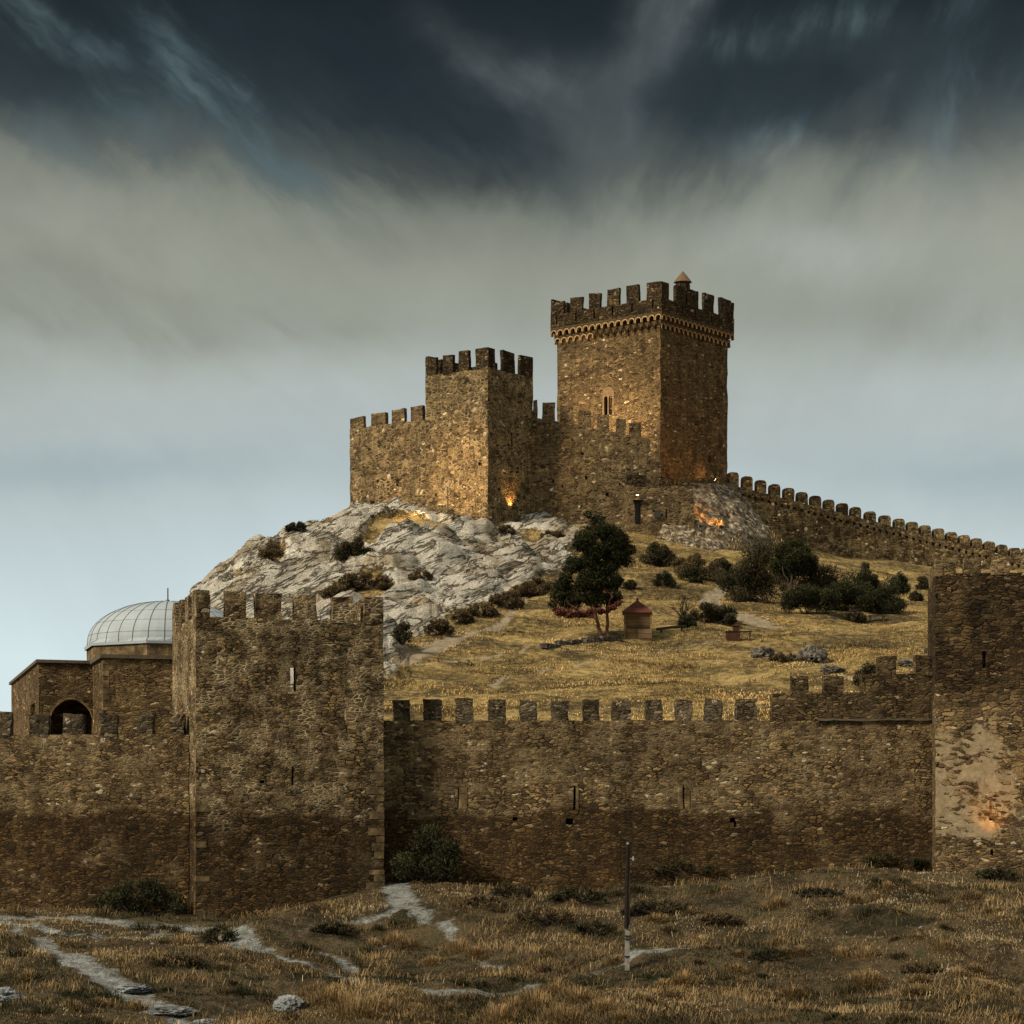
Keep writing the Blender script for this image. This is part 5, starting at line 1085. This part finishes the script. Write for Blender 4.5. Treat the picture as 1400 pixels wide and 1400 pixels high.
mb = MB(); mb.tube([T(2.5, -152), T(9, -153)], .02, 5); mb.tube([T(8.5, -156), T(8.5, -150)], [.03, .045], 6); mb.build('insulator', M['concrete'], post)
a = T(9, -152); b = W(1180, 1222, 98.); t_ = thing('cable', a, 'thin slack cable running right from the top of the wooden pole', 'cable')
mb = MB(); mb.tube([a.lerp(b, i / 24) - Vector((0, 0, .9 * 4 * (i / 24) * (1 - i / 24) * .5)) for i in range(25)], .011, 4); mb.build('strand', plain('grey_cable', (.16, .16, .15), .6, .1), t_)

# ------------------------------------------------------------------ lamps the photograph shows lit
def glow(name, col, s):
    m, t, b = material(name); b.inputs['Base Color'].default_value = (.8, .6, .3, 1); b.inputs['Emission Color'].default_value = (*col, 1); b.inputs['Emission Strength'].default_value = s; return m
M['glow'] = glow('warm_lamp_glass', (1., .55, .18), 14.)
WARM = (1., .52, .17)
def floodlight(p, aim, power, label, blend=.9, size=75, name='floodlight', col=WARM, s=1., stake=True, rad=.12):
    p, aim = Vector(p), Vector(aim); d = (aim - p).normalized(); t_ = thing(name, p, label, 'lamp')
    sd = d.cross(Vector((0, 0, 1))).normalized(); up = sd.cross(d)
    def obox(mb, c, a, b_, h):
        P_8 = lambda i, j, q: c + sd * (i * a) + up * (j * b_) + d * (q * h)
        for f in (((-1, -1, -1), (-1, 1, -1), (1, 1, -1), (1, -1, -1)), ((-1, -1, 1), (1, -1, 1), (1, 1, 1), (-1, 1, 1)), ((-1, -1, -1), (1, -1, -1), (1, -1, 1), (-1, -1, 1)), ((1, -1, -1), (1, 1, -1), (1, 1, 1), (1, -1, 1)), ((1, 1, -1), (-1, 1, -1), (-1, 1, 1), (1, 1, 1)), ((-1, 1, -1), (-1, -1, -1), (-1, -1, 1), (-1, 1, 1))):
            mb.face([P_8(*q) for q in f])
    mb = MB(); obox(mb, p - d * .10 * s, .20 * s, .15 * s, .08 * s); obox(mb, p - d * .22 * s, .12 * s, .09 * s, .04 * s); mb.build('housing', M['iron'], t_)
    mb = MB(); obox(mb, p - d * .012 * s, .17 * s, .12 * s, .008 * s); mb.build('lens', M['glow'], t_)
    if stake: mb = MB(); mb.tube([p - Vector((0, 0, .75 * s)), p - d * .14 * s - Vector((0, 0, .12))], .03, 6); mb.build('stake', M['iron'], t_)
    L = bpy.data.lights.new(name + '_lamp', 'SPOT'); L.energy = power; L.color = col; L.spot_size = R(size); L.spot_blend = blend; L.shadow_soft_size = rad
    o = bpy.data.objects.new('light_source', L); link(o); o.parent = t_; o.location = d * .06 * s; o.rotation_euler = d.to_track_quat('-Z', 'Y').to_euler(); return t_
def surf(p0, up_): return Vector((p0.x, p0.y, gz(p0.x, p0.y) + up_))
# floodlights for the left faces stand on the rock in front of them
n1 = -cR; m1 = midC + cL * 3.2
q = surf(Vector((m1.x + n1.x * 13., m1.y + n1.y * 13., 0)), 1.4); floodlight(q, (m1.x, m1.y, zat(655, 240)), 13000, 'black floodlight on the rock lighting the left face of the middle tower', size=50, rad=.3, col=(1., .66, .33))
m2 = midL + cL * 4.; q = surf(Vector((m2.x + n1.x * 5. - cL.x * 1.5, m2.y + n1.y * 5. - cL.y * 1.5, 0)), 1.0); floodlight(q, (m2.x, m2.y, zat(645, 245)), 800, 'black floodlight on the rock lighting the short wall at the left end', size=100, rad=.3, col=(1., .66, .33))
# one in the courtyard behind the sloping wall lights the keep's left face
m3 = keepC + cL * 6.; q = Vector((m3.x + n1.x * 6., m3.y + n1.y * 6., zat(640, 246))); floodlight(q, (m3.x, m3.y, q.z + 8.), 13000, 'black floodlight in the courtyard lighting the left face of the keep', size=115, rad=.3, col=(1., .66, .33), stake=False)
# foot of the keep's right face
m4 = keepC + cR * 8.; q = Vector((m4.x + cL.x * -1.3, m4.y + cL.y * -1.3, zat(657, m4.y))); floodlight(q, (m4.x - cR.x * 1.0, m4.y - cR.y * 1.0, q.z + 1.0), 190, 'black floodlight at the foot of the keep throwing amber light up its right face', size=92, rad=.2, blend=1.)
# on the scree
i_ = np.argmin([(PX(v)[0] - 986) ** 2 + (PX(v)[1] - 724) ** 2 for v in GLAC.reshape(-1, 3)]); q = Vector(GLAC.reshape(-1, 3)[i_]) + Vector((0, -.75, .25)); floodlight(q, q + Vector((-.2, 1.0, 1.5)), 3800, 'black floodlight on the scree slope glowing amber on the rubble', size=120, rad=.15, col=(1., .42, .09))
# tower right face loophole
q = midC + cR * 3.4; q = Vector((q.x - cL.x * .45, q.y - cL.y * .45, zat(692, 240))); floodlight(q, (q.x + cL.x * .5, q.y + cL.y * .5, q.z + .9), 500, 'small amber uplight below the loophole of the middle tower', size=100, s=.6, stake=False, rad=.08)
# lamp over the gate door
q = W(871.5, 677, rightwallY - 2.0); floodlight(q, q + Vector((0, -.35, -1.)), 60, 'small lit lamp over the dark doorway of the gate block', size=140, s=.7, stake=False, rad=.1, name='wall_lamp')
# right foreground tower
Ct, dFt, nt = tower_right; s_ = s_at(Ct, Ct + dFt, 1355); q = Ct + dFt * s_ - nt * .95; q = Vector((q.x, q.y, zat(1152, 104))); floodlight(q, (q.x + nt.x * .6, q.y + nt.y * .6, q.z + 1.1), 150, 'small amber uplight on the front of the right tower', size=85, col=(1., .45, .12), s=.45, stake=False, rad=.08)
mb = MB(); q2 = Ct + dFt * s_ - nt * .12; mb.tube([(q2.x, q2.y, q.z - .1), (q.x, q.y, q.z - .1)], .02, 5); mb.build('bracket', M['iron'], scene.objects[[o.name for o in scene.objects if o.get('label') == 'small amber uplight on the front of the right tower'][0]])
# thin pole in front of the lit face
m5 = midC + cL * 4.0; q = surf(Vector((m5.x + n1.x * 1.2, m5.y + n1.y * 1.2, 0)), 0); zt_ = zat(665, q.y); t_ = thing('lamp_post', q, 'thin grey post with a small spotlight in front of the lit tower face', 'post')
mb = MB(); mb.tube([(q.x, q.y, q.z - .3), (q.x, q.y, zt_)], .05, 6); mb.build('post', M['iron'], t_)
mb = MB(); mb.box((q.x, q.y, zt_ + .1), .26, .2, .3); mb.build('spotlight', M['concrete'], t_)

# ------------------------------------------------------------------ sky, sun, camera
world = bpy.data.worlds.new('World'); scene.world = world; world.use_nodes = True
t = NT(world.node_tree); t.n.clear(); wo = t.new('ShaderNodeOutputWorld'); bg = t.new('ShaderNodeBackground'); t.l.new(bg.outputs[0], wo.inputs[0])
SUN_AZ, SUN_EL = R(-124), R(36)     # measured from +Y clockwise: behind the viewer's left shoulder
sky = t.new('ShaderNodeTexSky', sky_type='NISHITA'); sky.sun_disc = False; sky.sun_elevation = SUN_EL; sky.sun_rotation = SUN_AZ; sky.dust_density = 3.
dirv = t.vm('NORMALIZE', t.new('ShaderNodeTexCoord').outputs['Generated']); dx, dy, dz = t.sep(dirv)
az = t.m('ARCTAN2', dx, dy); el = t.m('ARCSINE', dz)
K = F / 1400; a = t.mul(az, K); e = t.mul(t.m('TANGENT', t.m('MINIMUM', el, 1.45)), K)
# fibres fan out from a point low in the cloud deck
ang = t.m('ARCTAN2', t.sub(a, .06), t.sub(e, .34)); rad_ = t.m('SQRT', t.add(t.m('POWER', t.sub(a, .06), 2.), t.m('POWER', t.sub(e, .34), 2.)))
wv = t.xyz(t.mul(a, 1.), t.mul(e, 1.), 0.)
w1 = t.sub(t.noise(wv, 2.3, 6, .58, .5), .5); w2 = t.sub(t.noise(t.vm('ADD', wv, (5, 3, 0)), 7., 5, .6), .5)
fib = t.noise(t.xyz(t.add(t.mul(ang, 2.3), t.mul(w1, .9)), t.mul(rad_, 4.2), 1.7), 1.7, 6, .56, .6); fib = t.sub(fib, .5)
fib2 = t.sub(t.noise(t.xyz(t.add(t.mul(ang, 6.), t.mul(w1, 3.)), t.mul(rad_, 7.), 4.7), 1.5, 6, .62, .8), .5)
def rotn(deg, sc, st_, off, det=6):   # fibres running along one direction
    c_, s_ = math.cos(R(deg)), math.sin(R(deg)); aw = t.add(a, t.mul(w2, .05)); ee = t.add(e, t.mul(w1, .10))
    return t.sub(t.noise(t.xyz(t.add(t.mul(aw, c_ * sc / st_), t.mul(ee, s_ * sc / st_)), t.add(t.mul(aw, -s_ * sc), t.mul(ee, c_ * sc)), off), 1., det, .6, .35), .5)
side = t.ss(a, -.16, .20)
fd = t.mixf(side, rotn(-38, 7., 3.2, 1.), rotn(64, 7., 3., 5.)); fe = t.mixf(side, rotn(-42, 20., 4.5, 2.), rotn(70, 18., 4., 6.))
ew = t.add(e, t.add(t.mul(w1, .20), t.add(t.mul(t.add(t.mul(fd, .17), t.mul(fe, .07)), t.ss(e, .40, .62)), t.mul(w2, .03))))
stops = [(.0, (222, 241, 242)), (.18, (219, 237, 239)), (.28, (199, 214, 217)), (.37, (182, 194, 194)), (.43, (180, 189, 186)), (.50, (162, 167, 155)), (.57, (152, 155, 142)), (.61, (134, 138, 126)), (.65, (94, 101, 96)), (.70, (54, 64, 66)), (.78, (30, 38, 38)), (.84, (21, 29, 30)), (1.0, (34, 46, 56))]
w3 = t.sub(t.noise(t.vm('ADD', wv, (2, 8, 0)), 3.4, 5, .6, .4), .5); w4 = t.sub(t.noise(t.vm('ADD', wv, (12, 1, 0)), 3.4, 5, .6, .4), .5)
base = t.ramp(ew, [(p, lin(c)) for p, c in stops])
def ell(cx, cy, rx, ry, rot=0.):   # soft patch of cloud by bearing (photo pixels), size in pixels
    x = t.sub(t.add(a, t.add(t.mul(w3, .16), t.mul(w2, .05))), (cx - 700) / 1400); y = t.sub(t.add(e, t.add(t.mul(w4, .13), t.mul(w2, .04))), (HOR - cy) / 1400); c, s = math.cos(rot), math.sin(rot)
    xr = t.add(t.mul(x, c * 1400 / rx), t.mul(y, s * 1400 / rx)); yr = t.add(t.mul(x, -s * 1400 / ry), t.mul(y, c * 1400 / ry))
    return t.m('EXPONENT', t.mul(t.add(t.mul(xr, xr), t.mul(yr, yr)), -1.))
c = base
tex = t.ss(t.add(.5, t.add(t.mul(fd, 1.1), t.mul(fe, 1.0))), .36, .74)
def paint(c, col, patches, amt, texd=.6):
    s = None
    for p_ in patches: q = ell(*p_); s = q if s is None else t.add(s, q)
    f = t.mul(t.m('MINIMUM', s, 1.), t.add(1 - texd, t.mul(tex, texd))); return t.mix(t.mul(f, amt), c, lin(col))
c = paint(c, (29, 39, 43), [(960, 160, 95, 75), (1080, 130, 120, 60), (650, 225, 120, 60), (560, 175, 190, 70), (1330, 90, 70, 120), (180, 90, 240, 80), (500, 60, 260, 60), (1180, 150, 90, 50)], .85, .35)
c = paint(c, (92, 99, 100), [(880, 80, 160, 40, R(62)), (800, 175, 75, 60), (690, 105, 130, 34, R(-38)), (945, -10, 80, 34, R(60))], .95, .45)
c = paint(c, (86, 104, 108), [(300, 150, 130, 34, R(-42)), (350, 185, 120, 38, R(-48)), (130, 215, 150, 44, R(12)), (60, 60, 130, 24, R(-35)), (1320, 190, 50, 110, R(-10)), (1110, 55, 170, 26, R(8)), (1080, 205, 70, 40)], .85, .9)
c = paint(c, (150, 150, 140), [(60, 310, 160, 60), (1330, 280, 140, 90), (1090, 230, 60, 30)], .45, .6)
c = paint(c, (154, 173, 180), [(110, 655, 260, 30), (1330, 660, 180, 40)], .5, .1)
c = paint(c, (120, 122, 112), [(330, 440, 240, 50), (80, 420, 200, 60), (1250, 430, 220, 50), (560, 330, 200, 40)], .45, .6)
c = paint(c, (186, 194, 190), [(640, 520, 260, 50), (1120, 340, 160, 40), (1300, 560, 200, 40)], .4, .3)
lum = t.add(1., t.add(t.mul(fe, .45), t.add(t.mul(fd, .55), t.mul(w3, .6))))
lum = t.mixf(t.ss(e, .40, .78), 1., lum); lum = t.add(lum, t.mul(t.add(t.mul(t.add(w3, w4), .22), t.add(t.mul(fd, .20), t.mul(fe, .14))), t.ss(e, .25, .5)))
c = t.mix(1, c, t.xyz(lum, lum, lum), 'MULTIPLY')
# overhead and behind, the cloud deck thins to plain grey daylight
over = t.ss(e, 1.0, 2.2); back = t.ss(dy, .55, -.2)
c = t.mix(over, c, lin((158, 163, 164)))
c = t.mix(t.mul(back, t.ss(e, -.1, .3)), c, lin((186, 181, 167)))
low = t.ss(e, 0., -.15); c = t.mix(low, c, lin((70, 66, 58)))
c = t.mix(.93, t.vm('SCALE', sky.outputs[0], .05), c)
t.put(bg.inputs[0], c); bg.inputs[1].default_value = 1.0

sd = bpy.data.lights.new('sun', 'SUN'); sd.energy = 4.2; sd.angle = R(12); sd.color = (1., .86, .66); so = bpy.data.objects.new('sun', sd); link(so)
v = Vector((math.sin(SUN_AZ) * math.cos(SUN_EL), math.cos(SUN_AZ) * math.cos(SUN_EL), math.sin(SUN_EL))); so.rotation_euler = v.to_track_quat('Z', 'Y').to_euler(); so.location = v * 300

cam = bpy.data.cameras.new('camera'); co = bpy.data.objects.new('camera', cam); link(co); co.location = (0, 0, 0); co.rotation_euler = (R(90), 0, 0)
cam.sensor_width = 36; cam.sensor_fit = 'HORIZONTAL'; cam.lens = 36 * F / 1400; cam.shift_y = (HOR - 700) / 1400; cam.clip_start = .5; cam.clip_end = 20000
scene.camera = co
vs = scene.view_settings; scene.display_settings.display_device = 'sRGB'; vs.view_transform = 'Standard'; vs.look = 'None'; vs.exposure = 0; vs.gamma = 1; vs.use_curve_mapping = False
scene.render.engine = 'CYCLES'; scene.cycles.use_denoising = True; scene.cycles.max_bounces = 5
